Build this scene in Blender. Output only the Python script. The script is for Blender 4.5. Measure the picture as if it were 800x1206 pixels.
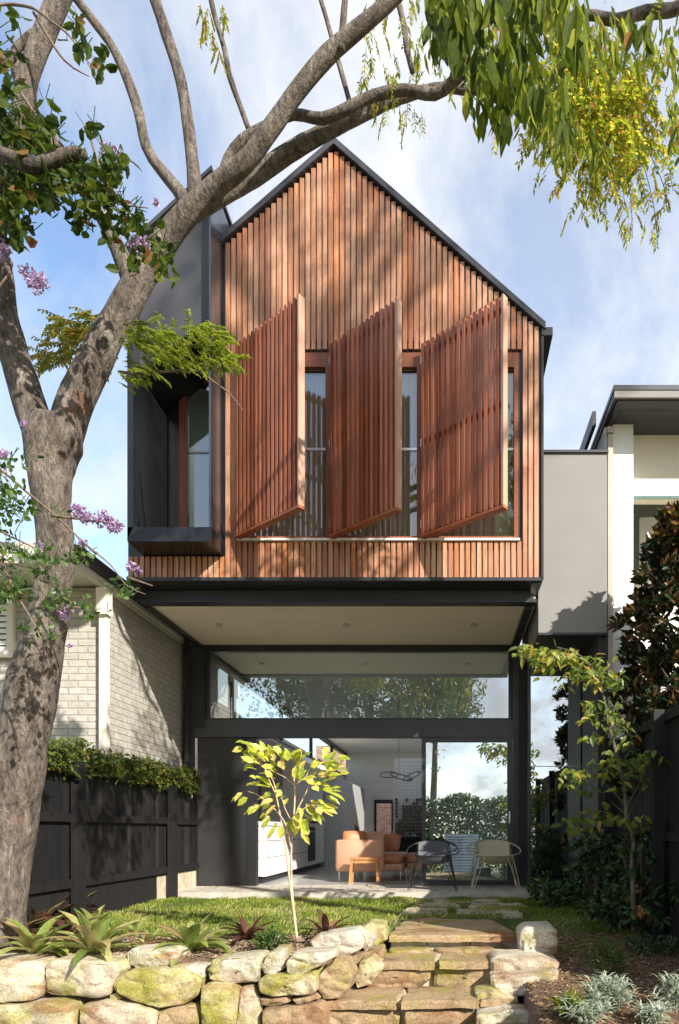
import bpy, math, random
from mathutils import Vector, noise, Matrix
R = math.radians
scene = bpy.context.scene
for o in list(bpy.data.objects): bpy.data.objects.remove(o)
COL = scene.collection
F = 804.0; VX = 528.0; VY = 978.0; H = 0.88
def P(px, py, Y):
    return Vector(((px-VX)*Y/F, Y, H+(VY-py)*Y/F))
rng = random.Random(7)
U = rng.uniform

# ------------------------------------------------------------------ materials
def newmat(name):
    m = bpy.data.materials.new(name); m.use_nodes = True
    nt = m.node_tree; b = nt.nodes['Principled BSDF']
    return m, nt, b
def lnk(nt, a, b): nt.links.new(a, b)
def ramp(nt, fac, stops):
    r = nt.nodes.new('ShaderNodeValToRGB'); e = r.color_ramp.elements
    while len(e) < len(stops): e.new(.5)
    for i, (p, c) in enumerate(stops):
        e[i].position = p; e[i].color = (*c, 1)
    lnk(nt, fac, r.inputs[0]); return r.outputs[0]
def coords(nt, scale=(1,1,1), rot=(0,0,0), loc=(0,0,0)):
    g = nt.nodes.new('ShaderNodeNewGeometry')
    m = nt.nodes.new('ShaderNodeMapping'); m.inputs['Scale'].default_value = scale
    m.inputs['Rotation'].default_value = rot; m.inputs['Location'].default_value = loc
    lnk(nt, g.outputs['Position'], m.inputs['Vector']); return m.outputs[0]
def noisen(nt, vec, scale=5, detail=4, rough=.6, dist=0):
    n = nt.nodes.new('ShaderNodeTexNoise'); n.inputs['Scale'].default_value = scale
    n.inputs['Detail'].default_value = detail; n.inputs['Roughness'].default_value = rough
    n.inputs['Distortion'].default_value = dist
    lnk(nt, vec, n.inputs['Vector']); return n.outputs['Fac']
def bump(nt, b, h, strength=.3, dist=.01):
    n = nt.nodes.new('ShaderNodeBump'); n.inputs['Strength'].default_value = strength
    n.inputs['Distance'].default_value = dist
    lnk(nt, h, n.inputs['Height']); lnk(nt, n.outputs[0], b.inputs['Normal'])
def mixc(nt, fac, a, b, mode='MIX'):
    n = nt.nodes.new('ShaderNodeMix'); n.data_type = 'RGBA'; n.blend_type = mode
    if isinstance(fac, float): n.inputs[0].default_value = fac
    else: lnk(nt, fac, n.inputs[0])
    for v, i in ((a, 6), (b, 7)):
        if isinstance(v, tuple): n.inputs[i].default_value = (*v, 1)
        else: lnk(nt, v, n.inputs[i])
    return n.outputs[2]
def plain(name, c, rough=.6, metal=0, nscale=6, var=.18, bmp=.08, spec=.5, stretch=(1,1,1)):
    m, nt, b = newmat(name)
    v = coords(nt, stretch); n = noisen(nt, v, nscale, 5)
    lo = tuple(x*(1-var) for x in c); hi = tuple(min(1, x*(1+var)) for x in c)
    lnk(nt, ramp(nt, n, [(.3, lo), (.7, hi)]), b.inputs['Base Color'])
    b.inputs['Roughness'].default_value = rough; b.inputs['Metallic'].default_value = metal
    b.inputs['Specular IOR Level'].default_value = spec
    n2 = noisen(nt, v, nscale*12, 3)
    if bmp: bump(nt, b, n2, bmp, .004)
    return m
def attr(nt, name='rnd'):
    a = nt.nodes.new('ShaderNodeAttribute'); a.attribute_name = name; return a.outputs['Fac']
def wood(name, stops, rough=.55, grain=.35, stain=None):
    m, nt, b = newmat(name)
    base = ramp(nt, attr(nt), stops)
    v = coords(nt, (55, 55, 2.2)); n = noisen(nt, v, 1.0, 6, .65, .6)
    g = ramp(nt, n, [(.3, (1-grain,)*3), (.62, (1.12,)*3)])
    c = mixc(nt, 1.0, base, g, 'MULTIPLY')
    v2 = coords(nt, (1.1, 1.1, .45)); n2 = noisen(nt, v2, 1.3, 5, .6)
    if stain:
        f = ramp(nt, n2, [(.46, (0,0,0)), (.64, (1,1,1))])
        c = mixc(nt, f, c, mixc(nt, 1.0, c, stain, 'MULTIPLY'))
    lnk(nt, c, b.inputs['Base Color']); b.inputs['Roughness'].default_value = rough
    b.inputs['Specular IOR Level'].default_value = .35
    bump(nt, b, n, .25, .004); return m
def leafmat(name, stops, trans=.35, rough=.42, spec=.4):
    m, nt, b = newmat(name)
    c = ramp(nt, attr(nt), stops)
    v = coords(nt); n = noisen(nt, v, 45, 2)
    c = mixc(nt, 1.0, c, ramp(nt, n, [(.3, (.72,)*3), (.7, (1.15,)*3)]), 'MULTIPLY')
    lnk(nt, c, b.inputs['Base Color']); b.inputs['Roughness'].default_value = rough
    b.inputs['Specular IOR Level'].default_value = spec
    t = nt.nodes.new('ShaderNodeBsdfTranslucent')
    hs = nt.nodes.new('ShaderNodeHueSaturation'); hs.inputs['Value'].default_value = 1.5
    lnk(nt, c, hs.inputs['Color']); lnk(nt, hs.outputs[0], t.inputs['Color'])
    mx = nt.nodes.new('ShaderNodeMixShader'); mx.inputs[0].default_value = trans
    lnk(nt, b.outputs[0], mx.inputs[1]); lnk(nt, t.outputs[0], mx.inputs[2])
    lnk(nt, mx.outputs[0], nt.nodes['Material Output'].inputs[0]); return m
def glassmat(name, refl=.4, tint=(.8,.86,.84), edge=1.0):
    m, nt, b = newmat(name); nt.nodes.remove(b)
    g = nt.nodes.new('ShaderNodeBsdfGlossy'); g.inputs['Roughness'].default_value = .002
    g.inputs['Color'].default_value = (.95,.97,1,1)
    v = coords(nt); n = noisen(nt, v, 1.6, 1)
    bn = nt.nodes.new('ShaderNodeBump'); bn.inputs['Strength'].default_value = .006; bn.inputs['Distance'].default_value = .02
    lnk(nt, n, bn.inputs['Height']); lnk(nt, bn.outputs[0], g.inputs['Normal'])
    t = nt.nodes.new('ShaderNodeBsdfTransparent'); t.inputs['Color'].default_value = (*tint, 1)
    mx = nt.nodes.new('ShaderNodeMixShader'); mx.inputs[0].default_value = refl
    lw = nt.nodes.new('ShaderNodeLayerWeight'); lw.inputs[0].default_value = .25
    mr = nt.nodes.new('ShaderNodeMapRange'); mr.inputs['To Min'].default_value = refl; mr.inputs['To Max'].default_value = edge
    lnk(nt, lw.outputs['Fresnel'], mr.inputs[0]); lnk(nt, mr.outputs[0], mx.inputs[0])
    lnk(nt, t.outputs[0], mx.inputs[1]); lnk(nt, g.outputs[0], mx.inputs[2])
    lnk(nt, mx.outputs[0], nt.nodes['Material Output'].inputs[0]); return m
def brickmat(name, c1, c2, mortar, sidewall=True, bw=.24, bh=.085, bmp=.6, mort=.012):
    m, nt, b = newmat(name)
    g = nt.nodes.new('ShaderNodeNewGeometry'); s = nt.nodes.new('ShaderNodeSeparateXYZ'); lnk(nt, g.outputs['Position'], s.inputs[0])
    ad = nt.nodes.new('ShaderNodeMath'); ad.operation = 'ADD'; lnk(nt, s.outputs[0], ad.inputs[0]); lnk(nt, s.outputs[1], ad.inputs[1])
    cb = nt.nodes.new('ShaderNodeCombineXYZ'); lnk(nt, ad.outputs[0], cb.inputs[0]); lnk(nt, s.outputs[2], cb.inputs[1])
    br = nt.nodes.new('ShaderNodeTexBrick'); lnk(nt, cb.outputs[0], br.inputs['Vector'])
    br.inputs['Scale'].default_value = 1; br.inputs['Brick Width'].default_value = bw; br.inputs['Row Height'].default_value = bh
    br.inputs['Mortar Size'].default_value = mort; br.inputs['Mortar Smooth'].default_value = .5
    br.inputs['Color1'].default_value = (*c1,1); br.inputs['Color2'].default_value = (*c2,1); br.inputs['Mortar'].default_value = (*mortar,1)
    v = coords(nt); n = noisen(nt, v, 9, 6, .7)
    c = mixc(nt, 1.0, br.outputs['Color'], ramp(nt, n, [(.3,(.78,)*3),(.65,(1.06,)*3)]), 'MULTIPLY')
    lnk(nt, c, b.inputs['Base Color']); b.inputs['Roughness'].default_value = .8
    mm = nt.nodes.new('ShaderNodeMath'); mm.operation = 'SUBTRACT'
    n3 = noisen(nt, v, 24, 5, .7); lnk(nt, n3, mm.inputs[0]); lnk(nt, br.outputs['Fac'], mm.inputs[1])
    bump(nt, b, mm.outputs[0], bmp, .02); return m
def stonemat(name, light, dark, moss_amt=.5, brown=(.36,.22,.12), scale=3.0):
    m, nt, b = newmat(name)
    oi = nt.nodes.new('ShaderNodeObjectInfo')
    v = coords(nt); n = noisen(nt, v, scale, 8, .65, .4)
    c = ramp(nt, n, [(.28, dark), (.48, light), (.75, tuple(min(.9, x*1.15) for x in light))])
    nb = noisen(nt, coords(nt, (1,1,2.4), (.2,.4,0), (3,1,2)), 2.1, 6, .6, .8)
    c = mixc(nt, ramp(nt, nb, [(.52,(0,0,0)),(.66,(1,1,1))]), c, brown)
    nm = noisen(nt, coords(nt, loc=(7,3,5)), 2.6, 6, .7, .3)
    mf = ramp(nt, nm, [(.62-.25*moss_amt,(0,0,0)),(.80-.25*moss_amt,(.85,)*3)])
    c = mixc(nt, mf, c, (.30,.29,.03))
    ns = noisen(nt, v, 60, 4, .7)
    c = mixc(nt, 1.0, c, ramp(nt, ns, [(.32,(.6,)*3),(.6,(1.08,)*3)]), 'MULTIPLY')
    lnk(nt, c, b.inputs['Base Color']); b.inputs['Roughness'].default_value = .85
    b.inputs['Specular IOR Level'].default_value = .2
    mus = nt.nodes.new('ShaderNodeTexMusgrave') if hasattr(bpy.types, 'ShaderNodeTexMusgrave') else None
    n4 = noisen(nt, v, 16, 9, .75); bump(nt, b, n4, .9, .03); return m

M = {}
M['clad'] = wood('hardwood_cladding', [(0,(.30,.10,.045)),(.22,(.51,.235,.12)),(.5,(.63,.37,.235)),(.75,(.45,.205,.115)),(.92,(.60,.25,.09)),(1,(.42,.29,.22))], .5, .5, (.66,.52,.46))
M['clad_gap'] = wood('hardwood_cover_boards', [(0,(.14,.06,.035)),(1,(.22,.1,.055))])
M['shut'] = wood('shutter_hardwood', [(0,(.20,.052,.022)),(.5,(.38,.115,.052)),(1,(.50,.18,.095))], .42, .45)
M['shut_edge'] = wood('shutter_edge_timber', [(0,(.42,.24,.16)),(1,(.50,.30,.21))], .5, .18)
M['timber_frame'] = wood('window_timber', [(0,(.20,.065,.03)),(1,(.27,.09,.04))], .4, .3)
M['black'] = plain('black_steel', (.018,.019,.022), .42, .0, 3, .25, .04)
M['grey_steel'] = plain('charcoal_steel', (.055,.055,.062), .38, .2, 3, .15, .03)
M['panel'] = plain('dark_panel', (.026,.025,.025), .55, 0, 1.5, .35, .05)
M['shroud'] = plain('shroud_metal', (.016,.017,.020), .3, .3, 1.2, .3, .02)
M['shroud_face'] = plain('shroud_face_metal', (.06,.06,.066), .45, .2, 1.2, .25, .02)
M['zinc'] = plain('zinc_cheek', (.11,.115,.13), .22, .8, 1.0, .15, .02)
M['soffit'] = plain('soffit_board', (.80,.71,.58), .7, 0, 2, .04, .02)
M['white'] = plain('white_paint', (.78,.77,.74), .55, 0, 2, .04, .02)
M['cream'] = plain('cream_render', (.74,.68,.56), .75, 0, 1.2, .06, .15)
M['taupe'] = plain('beige_pipe_paint', (.46,.40,.33), .6, 0, 4, .1, .05)
M['greyrender'] = plain('grey_render', (.36,.345,.325), .8, 0, .8, .08, .12)
M['cab_white'] = plain('white_cabinet', (.8,.8,.79), .3, 0, 2, .03, .0)
M['cab_grey'] = plain('grey_cabinet', (.42,.42,.41), .4, 0, 2, .05, .0)
M['wing'] = plain('grey_wing_render', (.235,.225,.215), .8, 0, .8, .10, .12)
M['intwall'] = plain('interior_plaster', (.82,.81,.78), .8, 0, 2, .04, .03)
M['bronze'] = plain('bronze_splashback', (.20,.13,.10), .4, .1, 2, .15, .0)
M['floor'] = plain('polished_concrete', (.5,.5,.47), .22, 0, 5, .12, .02)
M['slab'] = plain('concrete_slab', (.50,.45,.38), .8, 0, 7, .25, .35)
M['glass'] = glassmat('door_glass', .50)
M['glass_up'] = glassmat('highlight_glass', .27, (.9,.95,.93))
M['glass_top'] = glassmat('upper_window_glass', .13, (.85,.85,.82))
M['glass_clear'] = glassmat('clerestory_glass', .06, (.95,.97,.96), .15)
M['glass_bay'] = glassmat('bay_window_glass', .12, (.85,.9,.87))
M['brickpaint'] = brickmat('painted_brick', (.43,.40,.345), (.48,.45,.39), (.39,.36,.31))
M['brickred'] = brickmat('red_brick', (.35,.14,.09), (.5,.3,.22), (.5,.46,.4), mort=.016)
M['fence'] = wood('black_stained_timber', [(0,(.007,.007,.008)),(.5,(.014,.013,.014)),(1,(.034,.032,.031))], .65, .6)
M['fence_d'] = wood('dark_stained_timber', [(0,(.010,.010,.010)),(1,(.022,.02,.02))], .7, .6)
M['tan'] = plain('tan_leather', (.66,.36,.23), .55, 0, 6, .08, .12)
M['terracotta'] = plain('terracotta_leather', (.55,.22,.10), .5, 0, 6, .1, .12)
M['oak'] = wood('stool_timber', [(0,(.48,.22,.08)),(1,(.56,.27,.1))])
M['chrome'] = plain('chrome_leg', (.7,.7,.7), .25, 1, 3, .05, 0)
M['wire_gold'] = plain('cream_wire', (.55,.46,.30), .5, 0, 8, .1, 0)
M['wire_black'] = plain('black_wire', (.02,.02,.022), .4, 0, 8, .1, 0)
M['weave_gold'] = plain('cream_weave', (.55,.48,.34), .7, 0, 90, .2, .3)
M['weave_black'] = plain('charcoal_weave', (.11,.11,.13), .7, 0, 90, .25, .3)
M['bottle'] = plain('dark_bottle_glass', (.02,.012,.012), .15, 0, 3, .2, 0)
M['curtain'] = plain('sheer_grey_curtain', (.30,.31,.32), .8, 0, 3, .1, 0)
M['curtain_t'] = plain('taupe_blind', (.68,.64,.56), .8, 0, 3, .1, 0)
M['galv'] = plain('corrugated_metal', (.42,.5,.56), .35, .5, 4, .1, 0)
M['st_pale'] = stonemat('pale_sandstone', (.62,.53,.39), (.38,.28,.18), .5)
M['st_moss'] = stonemat('mossy_sandstone', (.62,.52,.34), (.36,.26,.14), .85)
M['st_brown'] = stonemat('brown_sandstone', (.42,.30,.18), (.20,.13,.075), .45, (.30,.16,.08))
M['st_white'] = stonemat('bleached_sandstone', (.62,.56,.45), (.38,.31,.22), .4)
M['mortar'] = plain('pale_mortar', (.50,.42,.31), .9, 0, 9, .3, .5)
M['soil'] = plain('dark_soil', (.05,.035,.022), .95, 0, 12, .4, .6)
M['flower'] = leafmat('lilac_petals', [(0,(.28,.17,.33)),(1,(.58,.42,.58))], .3)
M['flower_o'] = leafmat('apricot_petals', [(0,(.75,.28,.06)),(1,(.85,.6,.25))], .3)
M['lf_dark'] = leafmat('dark_leaves', [(0,(.022,.042,.006)),(.6,(.05,.085,.008)),(.9,(.10,.13,.012)),(1,(.2,.08,.03))], .35, .55, .2)
M['lf_hang'] = leafmat('hanging_leaves', [(0,(.03,.05,.006)),(.5,(.08,.115,.010)),(.82,(.20,.24,.02)),(.96,(.34,.34,.04)),(1,(.3,.13,.03))], .5, .6, .15)
M['lf_olive'] = leafmat('olive_leaves', [(0,(.035,.06,.012)),(.5,(.09,.13,.02)),(.85,(.17,.18,.03)),(1,(.28,.12,.03))], .42)
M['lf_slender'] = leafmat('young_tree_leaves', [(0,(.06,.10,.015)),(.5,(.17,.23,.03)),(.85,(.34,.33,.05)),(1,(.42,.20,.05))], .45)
M['lf_yellow'] = leafmat('yellow_green_leaves', [(0,(.11,.17,.012)),(.5,(.28,.34,.02)),(.85,(.52,.50,.05)),(1,(.42,.20,.04))], .55)
M['lf_lime'] = leafmat('lime_leaves', [(0,(.09,.15,.012)),(.5,(.20,.27,.02)),(1,(.34,.34,.04))], .5)
M['lf_sap'] = leafmat('sapling_leaves', [(0,(.24,.33,.03)),(.4,(.50,.52,.06)),(.8,(.74,.66,.16)),(1,(.62,.46,.16))], .4)
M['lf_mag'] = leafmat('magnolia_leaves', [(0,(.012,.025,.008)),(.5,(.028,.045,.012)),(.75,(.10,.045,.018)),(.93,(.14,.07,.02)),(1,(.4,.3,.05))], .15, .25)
M['lf_shrub'] = leafmat('camellia_leaves', [(0,(.016,.04,.016)),(.5,(.04,.085,.026)),(.85,(.09,.15,.05)),(1,(.2,.26,.1))], .25, .25)
M['lf_brom'] = leafmat('bromeliad_leaves', [(0,(.14,.20,.04)),(.5,(.30,.36,.09)),(.8,(.46,.46,.18)),(1,(.40,.24,.13))], .35, .35)
M['lf_bromr'] = leafmat('red_bromeliad_leaves', [(0,(.06,.025,.02)),(.5,(.14,.045,.035)),(.8,(.10,.10,.03)),(1,(.3,.18,.1))], .25, .35)
M['lf_silver'] = leafmat('silver_leaves', [(0,(.26,.31,.22)),(1,(.55,.60,.47))], .2)
M['lf_fern'] = leafmat('fern_leaves', [(0,(.03,.07,.012)),(.7,(.07,.13,.02)),(1,(.13,.18,.04))], .3)
M['grass'] = leafmat('grass_blades', [(0,(.11,.17,.015)),(.5,(.27,.33,.04)),(.8,(.44,.42,.13)),(1,(.5,.4,.2))], .3, .6)
M['mulchf'] = leafmat('bark_mulch_chips', [(0,(.20,.12,.075)),(.4,(.40,.27,.18)),(.8,(.55,.42,.29)),(1,(.66,.54,.4))], .05, .8)
M['mulchd'] = leafmat('straw_mulch_chips', [(0,(.14,.07,.035)),(.4,(.28,.16,.085)),(.8,(.38,.25,.13)),(1,(.5,.37,.2))], .05, .8)
M['lf_fallen'] = leafmat('fallen_leaves', [(0,(.16,.08,.04)),(.5,(.36,.20,.08)),(1,(.55,.42,.12))], .1, .7)
M['stem'] = plain('pale_stem', (.52,.38,.25), .7, 0, 20, .2, .2)
M['twig'] = plain('twig_bark', (.16,.11,.08), .8, 0, 20, .3, .2)
def barkmat():
    m, nt, b = newmat('mottled_bark')
    v = coords(nt, (1,1,.45)); n = noisen(nt, v, 7, 8, .7, .8)
    c = ramp(nt, n, [(.30,(.06,.045,.035)),(.44,(.155,.12,.095)),(.57,(.25,.205,.165)),(.72,(.45,.39,.325))])
    n2 = noisen(nt, coords(nt, (1,1,.3)), 38, 5, .75)
    c = mixc(nt, 1.0, c, ramp(nt, n2, [(.36,(.35,)*3),(.56,(1.12,)*3)]), 'MULTIPLY')
    n3 = noisen(nt, coords(nt, loc=(4,4,4)), 2.3, 5, .7)
    c = mixc(nt, ramp(nt, n3, [(.62,(0,0,0)),(.74,(.7,)*3)]), c, (.30,.12,.06))
    lnk(nt, c, b.inputs['Base Color']); b.inputs['Roughness'].default_value = .85
    ms = nt.nodes.new('ShaderNodeMath'); ms.operation = 'ADD'; lnk(nt, n, ms.inputs[0]); lnk(nt, n2, ms.inputs[1])
    bump(nt, b, ms.outputs[0], 1.0, .05); return m
M['bark'] = barkmat()
def groundmat():
    m, nt, b = newmat('garden_ground')
    v = coords(nt)
    s = nt.nodes.new('ShaderNodeSeparateXYZ'); lnk(nt, v, s.inputs[0])
    n = noisen(nt, v, 3, 5); a = nt.nodes.new('ShaderNodeMath'); a.operation = 'MULTIPLY_ADD'; a.inputs[1].default_value = 1.2
    lnk(nt, n, a.inputs[0]); lnk(nt, s.outputs[1], a.inputs[2])
    nn = noisen(nt, v, 50, 5, .7)
    soil = ramp(nt, nn, [(.3,(.07,.045,.03)),(.7,(.26,.17,.11))]); gr = ramp(nt, nn, [(.3,(.05,.075,.015)),(.7,(.13,.15,.04))])
    f = nt.nodes.new('ShaderNodeMapRange'); f.inputs[1].default_value = 6.7; f.inputs[2].default_value = 7.0; lnk(nt, a.outputs[0], f.inputs[0])
    lnk(nt, mixc(nt, f.outputs[0], soil, gr), b.inputs['Base Color']); b.inputs['Roughness'].default_value = .95
    bump(nt, b, nn, .8, .03); return m
M['garden'] = groundmat()
M['dirt'] = plain('lower_ground', (.16,.15,.07), .95, 0, 8, .4, .5)

# ------------------------------------------------------------------ mesh builder
class Geo:
    def __init__(s): s.v=[]; s.f=[]; s.r=[]; s.smooth=False
    def add(s, vs, fs, r=0.5):
        b = len(s.v); s.v.extend([tuple(x) for x in vs]); s.f.extend([tuple(b+i for i in f) for f in fs]); s.r.extend([r]*len(fs))
    def box(s, x0,x1,y0,y1,z0,z1, r=.5):
        s.add([(x0,y0,z0),(x1,y0,z0),(x1,y1,z0),(x0,y1,z0),(x0,y0,z1),(x1,y0,z1),(x1,y1,z1),(x0,y1,z1)],
              [(0,3,2,1),(4,5,6,7),(0,1,5,4),(1,2,6,5),(2,3,7,6),(3,0,4,7)], r); return s
    def hexa(s, pts, r=.5):   # 8 points, bottom 4 then top 4
        s.add(pts, [(0,3,2,1),(4,5,6,7),(0,1,5,4),(1,2,6,5),(2,3,7,6),(3,0,4,7)], r); return s
    def prism_y(s, poly, y0, y1, r=.5):   # polygon of (x,z)
        n = len(poly)
        s.add([(x,y0,z) for x,z in poly]+[(x,y1,z) for x,z in poly],
              [tuple(range(n)), tuple(reversed(range(n,2*n)))]+[(i,i+n,(i+1)%n+n,(i+1)%n) for i in range(n)], r); return s
    def prism_z(s, poly, z0, z1, r=.5):
        n = len(poly)
        s.add([(x,y,z0) for x,y in poly]+[(x,y,z1) for x,y in poly],
              [tuple(reversed(range(n))), tuple(range(n,2*n))]+[(i,(i+1)%n,(i+1)%n+n,i+n) for i in range(n)], r); return s
    def bar(s, a, b, w, h, up=(0,0,1), r=.5):
        a=Vector(a); b=Vector(b); d=(b-a).normalized(); side=d.cross(Vector(up)).normalized(); u=side.cross(d)
        pts=[]
        for p in (a,b):
            for sx,su in ((-1,-1),(1,-1),(1,1),(-1,1)): pts.append(p+side*sx*w/2+u*su*h/2)
        s.add(pts, [(3,2,1,0),(4,5,6,7),(0,1,5,4),(1,2,6,5),(2,3,7,6),(3,0,4,7)], r); return s
    def tube(s, pts, rads, n=8, wob=0, closed=False, r=.5, step=None, cap=True):
        pts=[Vector(p) for p in pts]
        if not hasattr(rads,'__len__'): rads=[rads]*len(pts)
        if step:
            q=[];w=[]
            for i in range(len(pts)-1):
                p0=pts[max(i-1,0)];p1=pts[i];p2=pts[i+1];p3=pts[min(i+2,len(pts)-1)]
                k=max(1,int((p2-p1).length/step))
                for j in range(k):
                    t=j/k
                    q.append(.5*((2*p1)+(p2-p0)*t+(2*p0-5*p1+4*p2-p3)*t*t+(3*p1-p0-3*p2+p3)*t**3)); w.append(rads[i]*(1-t)+rads[i+1]*t)
            q.append(pts[-1]);w.append(rads[-1]);pts=q;rads=w
        m=len(pts); vs=[]; nrm=None
        for i,p in enumerate(pts):
            if closed: d=(pts[(i+1)%m]-pts[i-1]).normalized()
            else: d=(pts[min(i+1,m-1)]-pts[max(i-1,0)]).normalized()
            if nrm is None:
                nrm=d.orthogonal().normalized()
            nrm=(nrm-d*nrm.dot(d)).normalized(); bn=d.cross(nrm)
            for k in range(n):
                a=2*math.pi*k/n; dirv=nrm*math.cos(a)+bn*math.sin(a); rr=rads[i]
                if wob: rr*=1+wob*noise.fractal((p+dirv*rads[i])*3.2,1,2,4)
                vs.append(p+dirv*rr)
        fs=[]
        for i in range(m if closed else m-1):
            j=(i+1)%m
            for k in range(n):
                fs.append((i*n+k,i*n+(k+1)%n,j*n+(k+1)%n,j*n+k))
        if cap and not closed:
            fs.append(tuple(reversed(range(n)))); fs.append(tuple((m-1)*n+k for k in range(n)))
        s.add(vs,fs,r); return s
    def leaf(s, p, d, n, L, W, r, droop=.15, simple=False):
        d=Vector(d).normalized(); n=Vector(n); sd=d.cross(n)
        if sd.length<1e-3: sd=d.orthogonal()
        sd.normalize(); up=sd.cross(d); p=Vector(p)
        if simple:
            s.add([p, p+d*L*.45-sd*W/2, p+d*L*.45+sd*W/2, p+d*L-up*L*droop], [(0,2,3,1)], r); return
        dr=-up*L*droop
        c1=p+d*L*.25+dr*.1; c2=p+d*L*.66+dr*.45; t=p+d*L+dr; f=up*W*.14
        s.add([p,c1-sd*W*.46+f,c1,c1+sd*W*.46+f,c2-sd*W*.44+f,c2,c2+sd*W*.44+f,t],
              [(0,2,1),(0,3,2),(1,2,5,4),(2,3,6,5),(4,5,7),(5,6,7)], r)
    def strap(s, p, az, L, W, r, rise=.9, curl=1.6, n=7):
        p=Vector(p); h=Vector((math.cos(az),math.sin(az),0)); sd=Vector((-h.y,h.x,0)); vs=[]; a=rise; q=p.copy()
        for i in range(n+1):
            t=i/n; w=W*(.55+.9*t-1.45*t**2.6)*.75
            up=Vector((-h.x*math.sin(a),-h.y*math.sin(a),math.cos(a)))
            w=max(w,.002)
            vs+= [q-sd*w+up*w*.35, q, q+sd*w+up*w*.35]
            q=q+(h*math.cos(a)+Vector((0,0,1))*math.sin(a))*L/n; a-=curl/n
        fs=[]
        for i in range(n):
            for k in (0,1): fs.append((i*3+k,i*3+k+1,i*3+k+4,i*3+k+3))
        s.add(vs,fs,r)
    def build(s, name, mat, parent=None, smooth=False, origin=None):
        me=bpy.data.meshes.new(name)
        org=Vector(origin) if origin is not None else None
        vs=s.v
        if org is None and parent is None and vs:
            xs=[v[0] for v in vs]; ys=[v[1] for v in vs]; org=Vector((sum(xs)/len(xs),sum(ys)/len(ys),min(v[2] for v in vs)))
        if parent is not None and org is None: org=Vector(parent['_o'])
        vs=[(v[0]-org.x,v[1]-org.y,v[2]-org.z) for v in vs]
        me.from_pydata(vs,[],s.f); me.materials.append(mat)
        at=me.attributes.new('rnd','FLOAT','FACE'); at.data.foreach_set('value',s.r)
        if smooth: me.polygons.foreach_set('use_smooth',[True]*len(me.polygons))
        me.update()
        o=bpy.data.objects.new(name,me); COL.objects.link(o)
        if parent is None: o.location=org
        else:
            o.parent=parent; o.location=org-Vector(parent['_o'])
        o['_o']=tuple(org)
        return o
def tag(o,label,cat,group=None,kind=None):
    if label: o['label']=label
    if cat: o['category']=cat
    if group: o['group']=group
    if kind: o['kind']=kind
    return o
def thing(name,label,cat,loc,group=None):
    o=bpy.data.objects.new(name,None); o.location=loc; COL.objects.link(o); o['_o']=tuple(loc); o.empty_display_size=.2
    return tag(o,label,cat,group)
def struct(o): o['kind']='structure'; return o
def clone(root, loc, rot=None, label=None, scale=None):
    r=root.copy(); COL.objects.link(r); r.location=loc
    if rot is not None: r.rotation_euler=rot
    if scale: r.scale=(scale,)*3
    if label: r['label']=label
    for ch in list(root.children):
        c=ch.copy(); COL.objects.link(c); c.parent=r
        for g in ch.children:
            d=g.copy(); COL.objects.link(d); d.parent=c
    return r
def rdir(zb=0):
    while True:
        v=Vector((U(-1,1),U(-1,1),U(-1,1)))
        if .05<v.length<1: return (v.normalized()+Vector((0,0,zb))).normalized()

# ------------------------------------------------------------------ camera, light, world
cam=bpy.data.cameras.new('camera'); co=bpy.data.objects.new('camera',cam); COL.objects.link(co); scene.camera=co
co.location=(0,0,H); co.rotation_euler=(R(90),0,0)
cam.sensor_fit='VERTICAL'; cam.sensor_height=36; cam.sensor_width=24; cam.lens=F/1206*36
cam.shift_x=-(VX-400)/1206; cam.shift_y=(VY-603)/1206
cam.clip_end=600; cam.clip_start=.05
SUN=Vector((.68,-.735,0)).normalized()*math.cos(R(30)); SUN.z=math.sin(R(30))
sl=bpy.data.lights.new('sun','SUN'); sl.energy=4.0; sl.angle=R(.55); sl.color=(1,.94,.85)
so=bpy.data.objects.new('sun',sl); COL.objects.link(so); so.rotation_euler=SUN.to_track_quat('Z','Y').to_euler()
w=bpy.data.worlds.new('World'); scene.world=w; w.use_nodes=True; nt=w.node_tree
bg=nt.nodes['Background']; sky=nt.nodes.new('ShaderNodeTexSky'); sky.sky_type='NISHITA'; sky.sun_disc=False
sky.sun_elevation=R(30); sky.sun_rotation=math.atan2(SUN.x,SUN.y)
sky.air_density=1.0; sky.dust_density=.6
lnk(nt,sky.outputs[0],bg.inputs[0]); bg.inputs[1].default_value=.15
bg2=nt.nodes.new('ShaderNodeBackground'); bg2.inputs[0].default_value=(.93,.955,1,1); bg2.inputs[1].default_value=.50
tc=nt.nodes.new('ShaderNodeTexCoord'); sp=nt.nodes.new('ShaderNodeSeparateXYZ'); lnk(nt,tc.outputs['Generated'],sp.inputs[0])
def mth(op,a,b):
    n=nt.nodes.new('ShaderNodeMath'); n.operation=op
    for i,v in enumerate((a,b)):
        if isinstance(v,(int,float)): n.inputs[i].default_value=v
        else: lnk(nt,v,n.inputs[i])
    return n.outputs[0]
zz=mth('ADD',mth('MAXIMUM',sp.outputs[2],0.0),.35)
cx=nt.nodes.new('ShaderNodeCombineXYZ'); lnk(nt,mth('DIVIDE',sp.outputs[0],zz),cx.inputs[0]); lnk(nt,mth('DIVIDE',sp.outputs[1],zz),cx.inputs[1])
mpc=nt.nodes.new('ShaderNodeMapping'); mpc.inputs['Location'].default_value=(2.3,.6,0); mpc.inputs['Scale'].default_value=(1.3,.9,1); mpc.inputs['Rotation'].default_value=(0,0,.5); lnk(nt,cx.outputs[0],mpc.inputs[0])
cn=noisen(nt,mpc.outputs[0],1.9,10,.62,.45)
cf=ramp(nt,cn,[(.36,(.12,)*3),(.60,(.94,)*3)])
bias=nt.nodes.new('ShaderNodeMapRange'); bias.inputs[1].default_value=-.55; bias.inputs[2].default_value=.1; bias.inputs[3].default_value=-.28; bias.inputs[4].default_value=.2
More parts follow.
